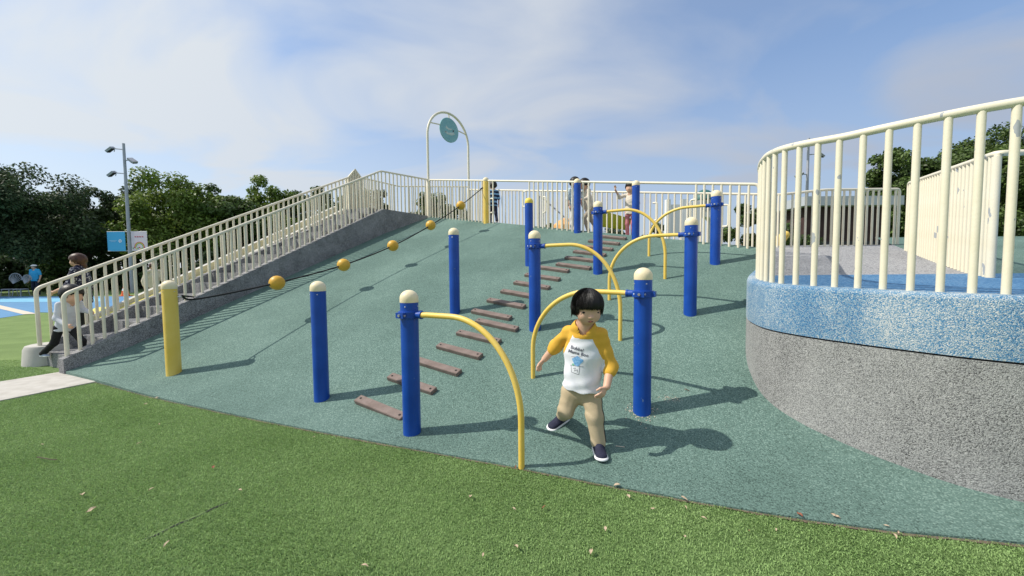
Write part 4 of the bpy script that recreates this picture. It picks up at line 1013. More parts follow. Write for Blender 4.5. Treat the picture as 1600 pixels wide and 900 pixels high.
# print on the shirt front
vt = np.zeros(len(bshirt.data.vertices)*3); bshirt.data.vertices.foreach_get('co', vt); vt = vt.reshape(-1, 3)+np.array(ORG[br])
bv_s = BVHTree.FromPolygons([tuple(v) for v in vt], [tuple(p.vertices) for p in bshirt.data.polygons])
pd = (Vector((0, 0, CAM_H))-P(902, 565, 2.6)).normalized(); pd = Vector((-.10, -1, .12)).normalized()
pr_ = Vector((0, 0, 1)).cross(-pd).normalized(); pr_ = -pr_ if pr_.x < 0 else pr_
pu = pd.cross(pr_); pu = -pu if pu.z < 0 else pu
pc = P(901, 566, 2.58)
def on_shirt(u, v, off=.0012):
    o_ = pc+pr_*u+pu*v+pd*.4; h = bv_s.ray_cast(o_, -pd); return (h[0]+h[1]*off) if h[0] is not None else pc+pr_*u+pu*v+pd*.05
def print_poly(pts, m, name='print', off=.0012, sub=10):
    bm = bmesh.new(); vv = [bm.verts.new((x, y, 0)) for x, y in pts]; bm.faces.new(vv); bmesh.ops.triangulate(bm, faces=bm.faces[:]); bmesh.ops.subdivide_edges(bm, edges=[e for e in bm.edges if e.calc_length() > .01], cuts=2, use_grid_fill=True)
    bmesh.ops.triangulate(bm, faces=bm.faces[:])
    for v in bm.verts: v.co = on_shirt(v.co.x, v.co.y, off)
    bmesh.ops.recalc_face_normals(bm, faces=bm.faces[:])
    me = bpy.data.meshes.new(name); bm.to_mesh(me); bm.free(); return link_mesh(name, me, m, bshirt, False)
def print_line(pts, m, r=.0012):
    mb = MB(); pp = []
    for a_, b_ in zip(pts, pts[1:]):
        for k in range(5): t = k/5; pp.append(on_shirt(a_[0]+(b_[0]-a_[0])*t, a_[1]+(b_[1]-a_[1])*t, .0006))
    pp.append(on_shirt(*pts[-1], .0006)); mb.tube(pp, r, 5); mb.build('print_line', m, bshirt)
def print_text(s, u, v, size, rot, m):
    cu = bpy.data.curves.new('t', 'FONT'); cu.body = s; cu.size = size; cu.align_x = 'CENTER'; cu.resolution_u = 2; cu.offset = size*.02
    o = bpy.data.objects.new('t', cu); COL.objects.link(o); bpy.context.view_layer.update(); dg = bpy.context.evaluated_depsgraph_get()
    me = bpy.data.meshes.new_from_object(o.evaluated_get(dg)); bpy.data.objects.remove(o)
    ca, sa = cos(rot), sin(rot)
    for vx in me.vertices: x, y = vx.co.x, vx.co.y; vx.co = on_shirt(u+x*ca-y*sa, v+x*sa+y*ca, .0015)
    me.update(); link_mesh('print_text', me, m, bshirt, False)
print_text('Bubbe!', .002, .083, .031, R(-14), 'print_black'); print_text('Mama Boo', .010, .052, .031, R(-12), 'print_black')
blob = [(.034*cos(a_)*(1+.22*sin(3*a_+.5))+.005, .031*sin(a_)*(1+.18*cos(4*a_))+.008) for a_ in np.linspace(0, 2*pi, 26)[:-1]]
print_poly(blob, 'print_blue'); print_poly([(.03+.012*cos(a_), .012+.008*sin(a_)) for a_ in np.linspace(0, 2*pi, 10)[:-1]], 'print_blue', off=.0016)
print_poly([(-.022+.008*cos(a_), -.018+.008*sin(a_)) for a_ in np.linspace(0, 2*pi, 9)[:-1]], 'print_green', off=.002)
print_line([(-.034, .036), (.036, .040)], 'print_black'); print_line([(-.036, -.024), (-.033, -.072), (.014, -.084), (.020, -.03)], 'print_black'); print_line([(-.04, -.024), (.045, -.028)], 'print_black')
print_line([(-.022, -.045), (-.008, -.04), (-.014, -.062), (.006, -.05), (.004, -.07)], 'print_black', .001)

# ---- other visitors
def stand(base, H, yaw, kid=False, arms=None, lean=0.0, stride=0.0):
    """joints of a standing or walking figure; faces -y before the turn"""
    if kid: k = dict(head=(0, -.005, .895), neck=(0, .0, .785), chest=(0, .0, .66), pelvis=(0, 0, .47), hem=(0, 0, .42), shx=.098, shz=.765, elz=.60, wrz=.47, hx=.052, hz=.455, kz=.25, az=.05)
    else: k = dict(head=(0, -.01, .93), neck=(0, .0, .855), chest=(0, .0, .73), pelvis=(0, 0, .52), hem=(0, 0, .47), shx=.105, shz=.825, elz=.64, wrz=.49, hx=.055, hz=.515, kz=.28, az=.045)
    J = {n: Vector(k[n]) for n in ('head', 'neck', 'chest', 'pelvis', 'hem')}
    for s_, sg_ in (('L', 1), ('R', -1)):
        J['sh'+s_] = Vector((k['shx']*sg_, 0, k['shz'])); J['el'+s_] = Vector((k['shx']*1.35*sg_, .02, k['elz'])); J['wr'+s_] = Vector((k['shx']*1.4*sg_, -.04, k['wrz']))
        st = stride*sg_; J['hip'+s_] = Vector((k['hx']*sg_, 0, k['hz'])); J['kn'+s_] = Vector((k['hx']*1.05*sg_, -.02-st*.5, k['kz']+abs(st)*.06)); J['an'+s_] = Vector((k['hx']*1.05*sg_, .02-st, k['az']+(max(-st, 0))*.25)); J['toe'+s_] = J['an'+s_]+Vector((.01*sg_, -.09, -.02))
        J['pn'+s_] = Vector((-sg_, 0, 0)); J['th'+s_] = Vector((0, -1, 0))
    if lean:
        Mr = Matrix.Rotation(lean, 3, 'X'); pv = J['pelvis'].copy()
        for n in ('head', 'neck', 'chest', 'shL', 'shR', 'elL', 'elR', 'wrL', 'wrR'): J[n] = pv+Mr @ (J[n]-pv)
    J['face'] = Vector((0, -1, 0))
    if arms: J.update({n: Vector(v) for n, v in arms.items()})
    M_ = Matrix.Rotation(yaw, 3, 'Z'); out = {}
    for n, v in J.items():
        if n[:2] in ('pn', 'th', 'fa', 'hd'): out[n] = M_ @ v
        else: out[n] = Vector(base)+(M_ @ v)*H
    return out, (.19 if kid else .135)*H
# running child on the stairs, seen from the side
rb = P(104, 552, 5.15); rb.z = .06
J, hh = stand(rb, 1.08, R(80), True, lean=R(20), arms=dict(elL=(.11, -.12, .66), wrL=(.10, -.27, .63), elR=(-.13, -.10, .58), wrR=(-.12, -.24, .50), knL=(.05, -.18, .27), anL=(.05, -.16, .07), toeL=(.05, -.26, .055), knR=(-.05, .10, .26), anR=(-.05, .30, .12), toeR=(-.05, .26, .05), face=(0, -1, -.1)))
person('person', 'child in pale grey top and black shorts running up the stairs', J, hh*1.14, .009, 'cloth_grey_white', 'cloth_black', ('shoe_light', 'sole_white'), sleeve=.95, group='visitors')
wb = P(130, 500, 6.6); wb.z = 0
J, hh = stand(wb, 1.60, R(-62), arms=dict(elL=(.14, -.04, .66), wrL=(.10, -.16, .60), face=(0, -1, .02)))
person('person', 'woman in navy floral blouse standing behind the stairs', J, hh, .012, 'cloth_navy_floral', 'cloth_black', ('shoe_brown', 'sole_white'), hair='hair_brown', style='bob', sleeve=.7, group='visitors')
mb_ = G(57, 462); mb_.z = 0
J, hh = stand(mb_, 1.68, R(8)); person('person', 'distant person in bright blue shirt and white cap under the trees', J, hh, .02, 'cloth_sky_blue', 'cloth_navy', ('shoe_brown', 'sole_white'), cap='white_panel', sleeve=.4, group='visitors')
cb = P(240, 470, 11.5); cb.z = 0
J, hh = stand(cb, 1.55, R(75), arms=dict(elL=(.12, -.08, .66), wrL=(.1, -.2, .62)), lean=R(6)); person('person', 'person in cream shirt seen between the stair railings', J, hh, .016, 'cloth_cream', 'cloth_navy', ('shoe_brown', 'sole_white'), hair='hair_brown', sleeve=.8, group='visitors')
kb = G(329, 462); kb.z = 0
J, hh = stand(kb, 1.55, R(40)); person('person', 'distant person in yellow shirt seen through the upper stair bars', J, hh, .02, 'cloth_yellow', 'cloth_navy', ('shoe_brown', 'sole_white'), group='visitors')
def onwalk(px, n_):
    best = (9e9, None)
    for k in range(900):
        p = fpt(k*.01, n_); c_ = CM.transposed() @ (p-Vector((0, 0, CAM_H))); x = 800+FPX*c_.x/-c_.z
        if abs(x-px) < best[0]: best = (abs(x-px), p)
    return best[1]
p = onwalk(771, .45); J, hh = stand(p, 1.13, R(195), True, stride=.10); person('person', 'child in blue striped shirt behind the high yellow post', J, hh, .012, 'cloth_striped', 'cloth_navy', ('shoe_brown', 'sole_white'), group='visitors')
p = onwalk(898, .5); J, hh = stand(p, 1.22, R(20), True); person('person', 'child in pale blue top and white trousers hidden behind a post', J, hh, .012, 'cloth_tie', 'cloth_white', ('shoe_light', 'sole_white'), style='tail', group='visitors')
p = onwalk(921, .75); J, hh = stand(p, 1.24, R(-70), True, lean=R(14), arms=dict(elL=(.12, -.10, .62), wrL=(.1, -.24, .58), knL=(.05, -.14, .28), anL=(.05, -.05, .05), toeL=(.05, -.15, .03), anR=(-.05, .22, .07), toeR=(-.05, .14, .03), knR=(-.05, .06, .26)))
person('person', 'child in yellow and cream top stepping left at the slope top', J, hh, .012, 'cloth_cream', 'cloth_khaki', ('shoe_brown', 'sole_white'), sleeve=.8, group='visitors')
p = onwalk(985, .5); J, hh = stand(p, 1.12, R(-40), True, arms=dict(elR=(-.16, -.10, .72), wrR=(-.17, -.26, .84), hdR=(0, -.2, 1), pnR=(0, -1, 0), thR=(1, 0, 0)))
person('person', 'child in cream top and pink trousers raising a hand at the slope top', J, hh, .012, 'cloth_cream', 'cloth_pink', ('shoe_light', 'sole_white'), sleeve=.7, group='visitors')

# ================================================================== TREES
def leaf_cloud(n, centres, radii, size, seed, up_bias=.5, squash=.8):
    g = np.random.default_rng(seed); k = len(centres); wts = np.array(radii)**2; wts = wts/wts.sum()
    ci = g.choice(k, n, p=wts); d_ = g.normal(size=(n, 3)); d_ /= np.linalg.norm(d_, axis=1)[:, None]
    rr = g.random(n)**.45; off = d_*rr[:, None]*np.array(radii)[ci][:, None]; off[:, 2] *= squash
    C_ = np.array(centres)[ci]+off
    nn = d_*.7+g.normal(size=(n, 3))*.6; nn[:, 2] += up_bias; nn /= np.linalg.norm(nn, axis=1)[:, None]
    t = np.cross(nn, g.normal(size=(n, 3))); t /= np.linalg.norm(t, axis=1)[:, None]; b_ = np.cross(nn, t)
    s = size*g.uniform(.6, 1.35, n)[:, None]; w = s*.52
    V = np.stack([C_-t*s, C_+b_*w-t*s*.05, C_+t*s-nn*s*.25, C_-b_*w-t*s*.05], 1).reshape(-1, 3)
    return V, np.arange(n*4).reshape(-1, 4)
def tree(name, label, base, height, rx, rz, leafm, seed, nclump=70, nleaf=14000, size=.17, trunk=.18, group='trees behind the playground', shape='round', zc=None, cl=(.2, .34)):
    g = np.random.default_rng(seed); base = Vector(base); rt = root(name, label, 'tree', base, group); zc = height-rz if zc is None else zc
    cen = []; rad = []
    while len(cen) < nclump:
        v = g.normal(size=3); v /= np.linalg.norm(v); r = g.random()**.4
        if v[2] < -.75: continue
        lump = 1+.16*math.sin(v[0]*5+seed)+.12*math.sin(v[2]*7+seed*2)
        c_ = np.array([v[0]*rx, v[1]*rx, v[2]*rz])*r*lump*.86
        if shape == 'cone': hfr = (c_[2]+rz)/(2*rz); c_[:2] *= max(.08, 1.15-hfr)
        cen.append(c_+np.array([base.x, base.y, base.z+zc])); rad.append(g.uniform(*cl)*rx*(1.15-.4*r)*(.6 if shape == 'cone' else 1))
    V, F_ = leaf_cloud(nleaf, cen, rad, size, seed); link_mesh('crown', np_mesh('crown', V, F_), leafm, rt, False)
    mb = MB(); bend = Vector((g.normal()*.3, g.normal()*.3, 0)); top = base+Vector((0, 0, zc*.85))+bend
    mb.tube(spline([base-Vector((0, 0, .2)), base+Vector((0, 0, zc*.35))+bend*.3, top, base+Vector((0, 0, zc+rz*.35))+bend*1.4], 5), [trunk*(1.25-.062*i) for i in range(16)], 9)
    tr = mb.build('trunk', 'bark', rt)
    order = np.argsort([abs(c_[2]-(base.z+zc)) for c_ in cen])[:9]
    for k in order:
        e_ = Vector(cen[k]); s_ = base+Vector((0, 0, zc*g.uniform(.4, .8)))+bend*.5; mid = s_.lerp(e_, .5)+Vector((0, 0, .12*rz)); mb = MB()
        pth = spline([s_, mid, e_], 4); mb.tube(pth, [trunk*.5*(1-.09*i) for i in range(len(pth))], 6); mb.build('limb', 'bark', rt)
    return rt
def tpos(px, d_): v = ray(px, 420); return Vector((v.x*d_, d_, 0))
def ht(px, py, d_): return P(px, py, d_).z
TR = [ # px, depth, top py, half width px, leaf, label
 (-25, 22, 236, 110, 'leaf_dark', 'tall dark evergreen tree at the left edge of view', 26000),
 (128, 27, 288, 62, 'leaf_dark', 'rounded dark tree left of the floodlight pole', 16000),
 (212, 32, 300, 55, 'leaf_dark', 'dark tree directly behind the floodlight pole', 12000),
 (290, 30, 284, 84, 'leaf_bright', 'bright green sunlit tree right of the hanging banners', 22000),
 (362, 31, 288, 55, 'leaf_mid', 'mid green tree second right of the banners', 14000),
 (428, 34, 290, 50, 'leaf_bright', 'light green tree above the middle of the stairs', 13000),
 (482, 36, 293, 46, 'leaf_mid', 'mid green tree left of the slatted hut', 12000),
 (60, 33, 300, 70, 'leaf_dark', 'dark tree in the gap between the two leftmost crowns', 14000),
 (556, 34, 290, 46, 'leaf_mid', 'mid green tree seen through the stair railing beside the hut', 11000),
 (590, 38, 304, 36, 'leaf_dark', 'small dark tree seen through the landing railing', 9000),
 (684, 30, 294, 50, 'leaf_mid', 'green tree seen through bars under the arch', 11000),
]
for i, (px, d_, py, hw, lm, lab, nl) in enumerate(TR):
    b_ = tpos(px, d_); H_ = ht(px, py, d_); rx = hw/FPX*d_*1.12; rz = H_*.5; H_ *= 1.04
    tree('broadleaf_tree', lab, b_, H_, rx, rz, lm, 11+i, nclump=120, nleaf=int(nl*2.1), size=.105*d_/25, trunk=.22, cl=(.17, .30))
# two conifers poking above
for px, d_, py, hw, lab in ((189, 36, 292, 12, 'small dark conifer tip left of the pole'), (303, 35, 276, 14, 'dark conifer tip above the bright green tree')):
    b_ = tpos(px, d_); H_ = ht(px, py, d_); tree('conifer_tree', lab, b_, H_, hw/FPX*d_*1.6, H_*.42, 'leaf_dark', 70+px, nclump=60, nleaf=5000, size=.13, trunk=.15, shape='cone')
# right side hill of trees
for i, (px, d_, py, hw, lm, lab, nl) in enumerate([
 (1362, 22, 292, 46, 'leaf_mid', 'lowest green tree at the left end of right bank', 10000), (1412, 20, 250, 58, 'leaf_mid', 'lower green tree left of the big right crown', 16000), (1480, 19, 214, 82, 'leaf_mid', 'big green tree rising behind the chipped ramp railing', 24000),
 (1595, 17, 186, 95, 'leaf_mid', 'tallest green tree at the right picture edge', 26000), (1545, 24, 260, 120, 'leaf_dark', 'dark tree filling in behind the right crowns', 14000)]):
    b_ = tpos(px, d_); H_ = ht(px, py, d_); rx = hw/FPX*d_*1.35; rz = H_*.5; H_ *= 1.05
    tree('broadleaf_tree', lab, b_, H_, rx, rz, lm, 41+i, nclump=120, nleaf=int(nl*3.2), size=.078*d_/18, trunk=.24, cl=(.16, .28))
def shrub(label, base, rx, rz, m, n, size, seed, group='shrubs and hedges'):
    g = np.random.default_rng(seed); base = Vector(base); rt = root('shrub', label, 'shrub', base, group); cen = []; rad = []
    for k in range(30):
        v = g.normal(size=3); v /= np.linalg.norm(v); v[2] = abs(v[2]); r = g.random()**.4; cen.append(np.array(base)+np.array([v[0]*rx, v[1]*rx*.7, v[2]*rz*1.6])*r*.8); rad.append(g.uniform(.22, .36)*min(rx, rz*1.5))
    V, F_ = leaf_cloud(n, cen, rad, size, seed); link_mesh('foliage', np_mesh('foliage', V, F_), m, rt, False)
    mb = MB()
    for k in range(5): mb.tube([base+Vector((g.normal()*.1*rx, g.normal()*.1, -.1)), Vector(cen[k])], [.03, .012], 6)
    mb.build('stem', 'bark', rt)
b_ = tpos(1166, 12); shrub('dark green shrub behind the fence left of the curved railing', (b_.x, b_.y, 0), 1.0, 2.75, 'leaf_mid', 18000, .055, 201)
b_ = tpos(1158, 10.5); shrub('low brown hedge behind the fence left of the curved railing', (b_.x, b_.y, 0), .95, 1.62, 'leaf_brown', 9000, .045, 202)
b_ = tpos(1235, 12.5); shrub('green shrub behind the platform fence beside the shed', (b_.x, b_.y, 0), 1.1, 2.2, 'leaf_mid', 10000, .055, 203)
for i, (px, d_, tpy, hwp, m, lab) in enumerate([(856, 26, 340, 20, 'leaf_mid', 'distant green bush behind the yellow capped post'), (876, 30, 346, 16, 'leaf_dark', 'distant dark bush left of the orange tent'), (960, 24, 352, 40, 'leaf_dark', 'distant bush below the yellow sail'),
  (1022, 26, 345, 26, 'leaf_dark', 'distant bush left of the white toy tower'), (905, 30, 350, 26, 'leaf_mid', 'distant bush behind the orange tent'), (800, 30, 356, 20, 'leaf_mid', 'distant bush behind the striped shirt child')]):
    b_ = tpos(px, d_); zt = ht(px, tpy, d_); shrub(lab, (b_.x, b_.y, 0), hwp/FPX*d_*1.2, zt*.74, m, 8000, .11, 210+i)
# hedge row under the left trees
for i, px in enumerate((-60, -10, 40, 92, 150, 205, 262, 318, 372)):
    d_ = 25.5+(i % 3)*1.2; b_ = tpos(px, d_); shrub(['low dark hedge bush under the left trees', 'dark undergrowth bush below the tree row'][i % 2]+', '+['far left end', 'at the left edge', 'behind the blue shirt person', 'behind the woman', 'left of the pole foot', 'right of the pole foot', 'behind the stair bars', 'below the bright tree', 'nearest the upper stairs'][i], (b_.x, b_.y, 0), 1.7, 1.9, 'leaf_dark' if i % 3 else 'leaf_mid', 8000, .12, 230+i)

# ================================================================== FAR THINGS
def pole(label, px, d_, toppy, heads, banners):
    b_ = tpos(px, d_); H_ = ht(px, toppy, d_); rt = root('floodlight_pole', label, 'lamp post', b_, 'floodlight poles')
    mb = MB(); mb.tube([b_, b_+Vector((0, 0, H_))], [.105, .065], 14); mb.build('pole', 'grey_metal', rt)
    for dz, sx in heads:
        c_ = b_+Vector((0, 0, H_-dz)); a_ = c_+Vector((sx*.42, -.1, .02)); mb = MB(); mb.tube([c_, a_], .03, 8); mb.tube([a_+Vector((0, 0, .07)), a_+Vector((sx*.06, 0, -.18))], .02, 8); arm = mb.build('arm', 'grey_metal', rt)
        M_ = Matrix.Rotation(sx*R(35), 3, 'Y') @ Matrix.Rotation(R(20), 3, 'X'); h_ = a_+Vector((sx*.22, -.08, -.06)); mb = MB(); mb.box(h_, (.40, .28, .11), M_); hd = mb.build('floodlight', 'grey_metal', rt, False)
        mb = MB(); mb.box(h_+M_ @ Vector((sx*.02, 0, -.07)), (.36, .24, .04), M_); mb.build('lens', 'dark_metal', hd, False)
    return rt, b_, H_
rt, b_, H_ = pole('grey floodlight pole with three lamps and two banners at left', 205, 23, 224, ((.35, -1), (1.0, 1), (1.75, -1)), True)
py0 = P(205, 362, 23).z; py1 = P(205, 392, 23).z
for sx, m, wpx, off, nm in ((-1, 'banner_blue', 27, 5, 'blue'), (1, 'banner_pink', 24, 3, 'pink')):
    w_ = wpx/FPX*23*1.02; x0 = b_.x+sx*(.17 if sx > 0 else .2); c_ = Vector((x0+sx*w_/2, b_.y-.05, (py0+py1)/2)); hgt = (py0-py1)
    bn = root('hanging_banner', ('sky blue banner with white emblem left of the pole', 'pale pink banner with rainbow print right of the pole')[sx > 0], 'banner', c_, 'banners on the pole')
    mb = MB(); mb.box(c_, (w_, .02, hgt)); mb.build('cloth', m, bn, False)
    for s2 in (-1, 1):
        mb = MB(); mb.tube([c_+Vector((-sx*(w_/2+.2), .05, s2*hgt/2)), c_+Vector((sx*w_/2, 0, s2*hgt/2))], .018, 8); mb.build('rod', 'white_panel', bn)
    Mx = Matrix(((1, 0, 0), (0, 0, -1), (0, 1, 0)))
    def fl(m2, pts, o_=.014): flat_on(bn, 'print', m2, pts, c_, Mx, o_)
    if sx < 0:
        for k in range(6): a_ = k*pi/3; fl('print_white', [(w_*.22+.07*cos(a_)+.035*cos(t), .02+.07*sin(a_)+.035*sin(t)) for t in np.linspace(0, 2*pi, 9)[:-1]])
        for k in range(8): x = -w_*.38+k*.055; fl('print_white', [(x, .03), (x+.03, .03), (x+.03, .05), (x, .05)])
        for k in range(6): x = -w_*.3+k*.055; fl('print_white', [(x, -.03), (x+.03, -.03), (x+.03, -.015), (x, -.015)])
    else:
        for k in range(4): x = -w_*.27+k*.14; fl('print_red', [(x, hgt*.20), (x+.09, hgt*.20), (x+.09, hgt*.20+.08), (x+.06, hgt*.20+.03), (x+.03, hgt*.20+.08), (x, hgt*.20+.07)])
        for rr, m2 in ((.30, 'print_red'), (.26, 'print_yellow'), (.22, 'print_leaf')):
            ts = np.linspace(0, pi, 16); fl(m2, [(rr*cos(t), -hgt*.30+rr*sin(t)) for t in ts]+[((rr-.035)*cos(t), -hgt*.30+(rr-.035)*sin(t)) for t in ts[::-1]])
        for k in range(9):
            x = -w_*.40+k*w_*.1; y = -hgt*.36+.05*sin(k*2.1); fl(['print_leaf', 'print_red', 'print_yellow'][k % 3], [(x+.05*cos(t), y+.04*sin(t)) for t in np.linspace(0, 2*pi, 8)[:-1]], .018)
pole('floodlight pole seen between the bars of the curved railing', 1257, 24, 216, ((.35, -1), (1.0, 1), (2.2, -1)), False)
# traffic cone
cb_ = G(196, 463); cn_ = root('traffic_cone', 'orange traffic cone beside the floodlight pole', 'cone', (cb_.x, cb_.y, .01)); z0 = .012
mb = MB(); mb.lathe((cb_.x, cb_.y, z0+.03), [(.17, 0), (.114, .25), (.082, .37), (.03, .69)], 16); mb.build('cone_body', 'cone_orange', cn_)
mb = MB(); mb.lathe((cb_.x, cb_.y, z0+.28), [(.117, 0), (.086, .12)], 16); mb.build('white_band', 'white_panel', cn_); mb = MB(); mb.box((cb_.x, cb_.y, z0+.014), (.42, .42, .028)); mb.build('foot', 'cone_orange', cn_, False)
# white wire chairs near the trees
for i, (px, lab) in enumerate(((22, 'white round backed wire chair under the left trees'), (40, 'white wire chair beside the round backed one'))):
    b_ = G(px, 463); rt = root('wire_chair', lab, 'chair', b_, 'wire chairs under the trees'); c_ = b_+Vector((0, 0, .92))
    mb = MB(); rr = .34 if i == 0 else .24
    for k in range(10): a_ = k/9*pi; mb.tube([c_-Vector((0, 0, .25)), c_+Vector((rr*cos(a_), .12, rr*sin(a_)*.9))], .012, 5)
    mb.tube([c_+Vector((rr*cos(a_), .12, rr*sin(a_)*.9)) for a_ in np.linspace(-.2, pi+.2, 16)], .018, 6); bk = mb.build('backrest', 'wire_white', rt)
    mb = MB(); mb.lathe(c_-Vector((0, .18, .55)), [(.26, 0), (.28, .02), (.26, .04)], 16); mb.build('seat', 'wire_white', rt)
    for sx in (-1, 1):
        for sy in (-1, 1): mb = MB(); mb.tube([c_+Vector((sx*.18, -.18+sy*.16, -.54)), Vector((c_.x+sx*.22, c_.y-.18+sy*.2, 0))], .016, 6); mb.build('leg', 'wire_white', rt)
# dark shed behind the platform fence
b0 = tpos(1258, 15); b1 = tpos(1388, 15); rt = root('shed', 'dark brown shed with grey flat roof behind the platform fence', 'shed', (b0.x, b0.y, 0)); zt = P(1300, 323, 15).z; zr = P(1300, 309, 15).z
mb = MB(); mb.box(((b0.x+b1.x)/2, 16.5, zt/2), (b1.x-b0.x, 3, zt)); mb.build('wall', 'shed_dark', rt, False)
mb = MB(); mb.box(((b0.x+b1.x)/2-.1, 16.4, (zt+zr)/2+.002), (b1.x-b0.x+.5, 3.5, zr-zt)); mb.build('roof', 'shed_roof', rt, False)
for k in range(3):
    x = b0.x+.2+k*1.05; mb = MB(); mb.box((x+.4, 14.985, 1.75), (.9, .05, .9)); d_ = mb.build('louvre_frame', 'dark_metal', rt, False)
    for j in range(5): mb = MB(); mb.box((x+.4, 14.95, 1.42+j*.16), (.82, .03, .05), Matrix.Rotation(R(30), 3, 'X')); mb.build('slat', 'bark' if k else 'grey_metal', d_, False)
# blue tarps
for i, (px, w_, lab) in enumerate(((1372, .55, 'crumpled blue tarp behind the platform fence corner'), (1402, .40, 'smaller blue tarp behind the ramp railing'))):
    b_ = tpos(px, 9.2); b_.z = 1.42; S = SDF(.03, .08); g = np.random.default_rng(i)
    for k in range(6): S.ell(b_+Vector((g.uniform(-.5, .5)*w_, g.uniform(-.2, .2), .12+g.uniform(0, .14))), ((1, 0, 0), (0, 1, 0), (0, 0, 1)), (.16, .14, .10))
    tag(link_mesh('blue_tarp', S.mesh('tarp'), 'tarp_blue'), lab, 'tarp', 'blue tarps')
mb = MB(); mb.prism([(5.0, 7.5), (12, 7.7), (12, 10.5), (5.0, 10.5)], -.1, 1.40); struct(mb.build('terrace', 'pebble_ramp', smooth=False))
# yellow spring toy by the fence
b_ = tpos(1216, 8.3); rt = root('spring_toy', 'small yellow play figure at the end of the fence', 'toy', (b_.x, b_.y, 1.45)); S = SDF(.02, .05); S.seg(b_+Vector((0, 0, 1.5)), b_+Vector((0, 0, 1.85)), .12, .10).seg(b_+Vector((0, 0, 1.8)), b_+Vector((.1, -.05, 1.95)), .09, .08); link_mesh('figure', S.mesh('figure'), 'yellow_paint', rt)
mb = MB(); mb.tube([b_+Vector((.07*cos(t), .07*sin(t), 1.40+t*.008)) for t in np.linspace(0, 14, 50)], .012, 6); mb.build('spring', 'dark_metal', rt)
# white toy tower with a green dome
b_ = tpos(1098, 15); rt = root('play_tower', 'white toy tower with dark green dome behind the fence', 'tower', b_); zt = P(1098, 309, 15).z
for sx in (-1, 1):
    mb = MB(); mb.box((b_.x+sx*.42, b_.y, zt/2-.1), (.34, .5, zt-.2)); mb.build('tower_leg', 'white_panel', rt, False)
mb = MB(); pts = [(-.25, zt-.1), (.25, zt-.1), (.25, zt-1.0)]+[(.25*cos(a_), zt-1.0+.25*sin(a_)) for a_ in np.linspace(0, pi, 12)[1:-1]]+[(-.25, zt-1.0)]
vs = [(b_.x+x, b_.y-.2, z) for x, z in pts]+[(b_.x+x, b_.y+.2, z) for x, z in pts]; n = len(pts); mb.add(vs, [tuple(range(n)), tuple(range(n, 2*n))[::-1]]+[(i, (i+1) % n, n+(i+1) % n, n+i) for i in range(n)]); mb.build('arched_front', 'white_panel', rt, False)
mb = MB(); mb.lathe((b_.x, b_.y, zt-.1), [(.40, 0), (.40, .05), (.33, .22), (.18, .36), (.03, .42), (.02, .52)], 20); mb.build('dome', 'dome_green', rt)
mb = MB(); mb.lathe((b_.x, b_.y-.21, zt-.35), [(.2, -.01), (.2, .01)], 20, Matrix.Rotation(pi/2, 3, 'X')); mb.build('clock_disc', 'shed_roof', rt)
b_ = tpos(1054, 15); rt = root('play_arch_panel', 'white arched play panel left of the toy tower', 'panel', b_); zt = P(1054, 312, 15).z
for sx in (-1, 1):
    mb = MB(); mb.box((b_.x+sx*.3, b_.y, zt/2), (.16, .2, zt)); mb.build('panel_post', 'white_panel', rt, False)
mb = MB(); mb.box((b_.x, b_.y, zt*.80), (.44, .12, zt*.3)); mb.build('panel_board', 'white_panel', rt, False)
# yellow sail and orange tent far behind
b_ = tpos(948, 22); z0 = P(948, 352, 22).z; z1 = P(948, 335, 22).z; S0 = Vector((b_.x-.8, 21, z1+.15)); S1 = Vector((b_.x+1.4, 22, z1-.25)); S2 = Vector((b_.x-.6, 24, z0-.2)); S3 = Vector((b_.x-.9, 21.2, z0-.1))
rt = root('sail_canopy', 'yellow sail canopy far behind the top of the slope', 'canopy', (b_.x, b_.y, 0)); mb = MB(); N = 8
vs = []; fs = []
for i in range(N+1):
    for j in range(N+1):
        u_, v_ = i/N, j/N; p = (S0*(1-u_)+S1*u_)*(1-v_)+(S3*(1-u_)+(S2+Vector((2.4, 0, .1)))*u_)*v_; p.z -= .25*sin(pi*u_)*sin(pi*v_); vs.append(p)
for i in range(N):
    for j in range(N): a_ = i*(N+1)+j; fs.append((a_, a_+1, a_+N+2, a_+N+1))
mb.add(vs, fs); so_ = mb.build('sail', 'sail_yellow', rt); sm = so_.modifiers.new('thick', 'SOLIDIFY'); sm.thickness = .02
for q_ in (S0, S1): mb = MB(); mb.tube([Vector((q_.x, q_.y, 0)), q_], .05, 8); mb.build('mast', 'grey_metal', rt)
b_ = tpos(884, 24); zt = P(884, 341, 24).z; rt = root('tent', 'small orange tent far behind the slope top', 'tent', b_); mb = MB(); mb.lathe((b_.x, b_.y, zt-.9), [(.85, 0), (.8, .45), (.45, .75), (.04, .95)], 6); mb.build('canopy', 'tent_orange', rt, False)
for k in range(4): a_ = k*pi/2+.5; mb = MB(); mb.tube([(b_.x+.75*cos(a_), b_.y+.75*sin(a_), 0), (b_.x+.75*cos(a_), b_.y+.75*sin(a_), zt-.6)], .03, 6); mb.build('tent_pole', 'grey_metal', rt)

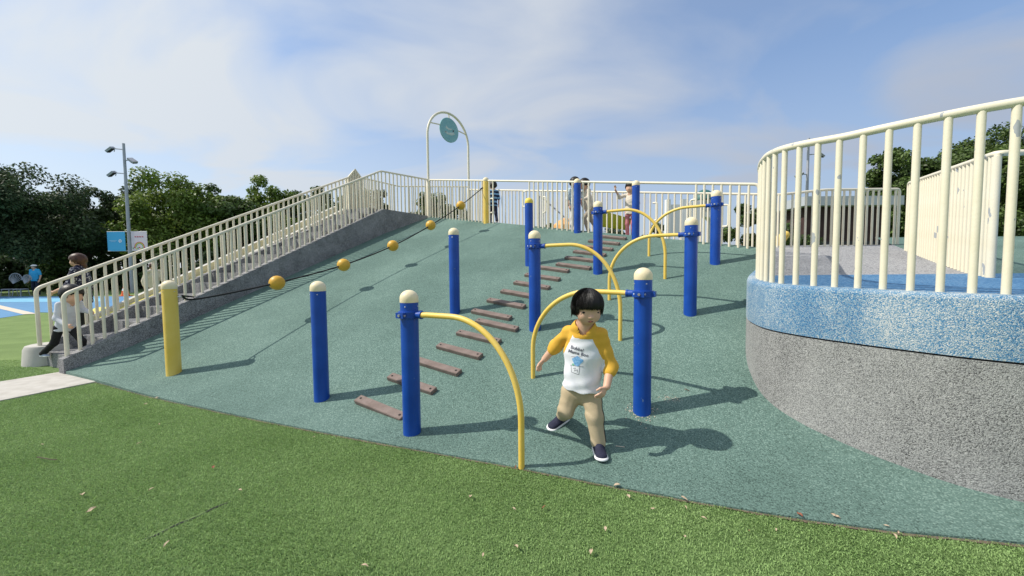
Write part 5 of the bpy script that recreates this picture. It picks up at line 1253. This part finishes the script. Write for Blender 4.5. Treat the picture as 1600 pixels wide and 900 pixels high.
# ================================================================== FALLEN LEAVES AND BITS
def leaf_mesh(seed):
    g = np.random.default_rng(seed); N = 5; vs = []; fs = []
    for i in range(N+1):
        t = i/N; w = .0085*sin(pi*min(t*1.02+.02, 1))**.8+.0006; z = .006*sin(t*3+g.random())+.003
        vs += [(-.02+.04*t, -w, z+.004*g.random()), (-.02+.04*t, 0, z-.001), (-.02+.04*t, w, z+.005*g.random())]
    for i in range(N):
        for k in range(2): a_ = 3*i+k; fs.append((a_, a_+3, a_+4, a_+1))
    mb = MB(); mb.add(vs, fs); return mb.mesh('leaf')
lm = []
for k in range(6): me = leaf_mesh(k); me.materials.append(MATS['dry_leaf_red' if k == 4 else 'dry_leaf']); lm.append(me)
LV = [(66, 699), (129, 779), (218, 697), (237, 770), (334, 735), (376, 771), (143, 803), (261, 857), (735, 782), (803, 801), (850, 799), (946, 833), (982, 781), (1071, 799), (1069, 785), (1100, 816), (1170, 836), (1070, 845), (755, 874), (806, 862),
      (924, 870), (1213, 834), (1250, 811), (1305, 813), (1403, 838), (1398, 845), (1385, 828), (964, 764), (805, 735), (228, 635), (245, 625), (249, 667), (491, 687), (570, 892), (1072, 659), (1020, 801)]
COLS_ = ['pale', 'brown', 'curled', 'reddish']
for i, (x, y) in enumerate(LV):
    q_ = G(x, y); z = hill(q_.x, q_.y)+.016 if q_.y > edge_y(q_.x) else .02
    o = bpy.data.objects.new('dry_leaf', lm[i % 6]); COL.objects.link(o); o.location = (q_.x, q_.y, z); o.rotation_euler = (random.uniform(-.3, .3), random.uniform(-.3, .3), random.uniform(0, 6.28)); s_ = random.uniform(.5, 1.05); o.scale = (s_, s_*random.uniform(.7, 1.2), s_)
    tag(o, 'small dry fallen leaf lying on the ground', 'leaf', 'fallen leaves')
mb = MB(); mb.tube(spline([G(58, 714, .024), G(70, 716, .03), G(80, 718, .026), G(89, 718, .024)], 4), .003, 6); tag(mb.build('twig', 'bark'), 'thin bent twig lying on the turf at left', 'twig')
mb = MB(); mb.tube([HP(962, 700)+Vector((0, 0, .015)), HP(976, 702)+Vector((0, 0, .016))], .0025, 6); tag(mb.build('straw_bit', 'play_cream'), 'pale straw bit lying in the shadow of the child', 'straw')
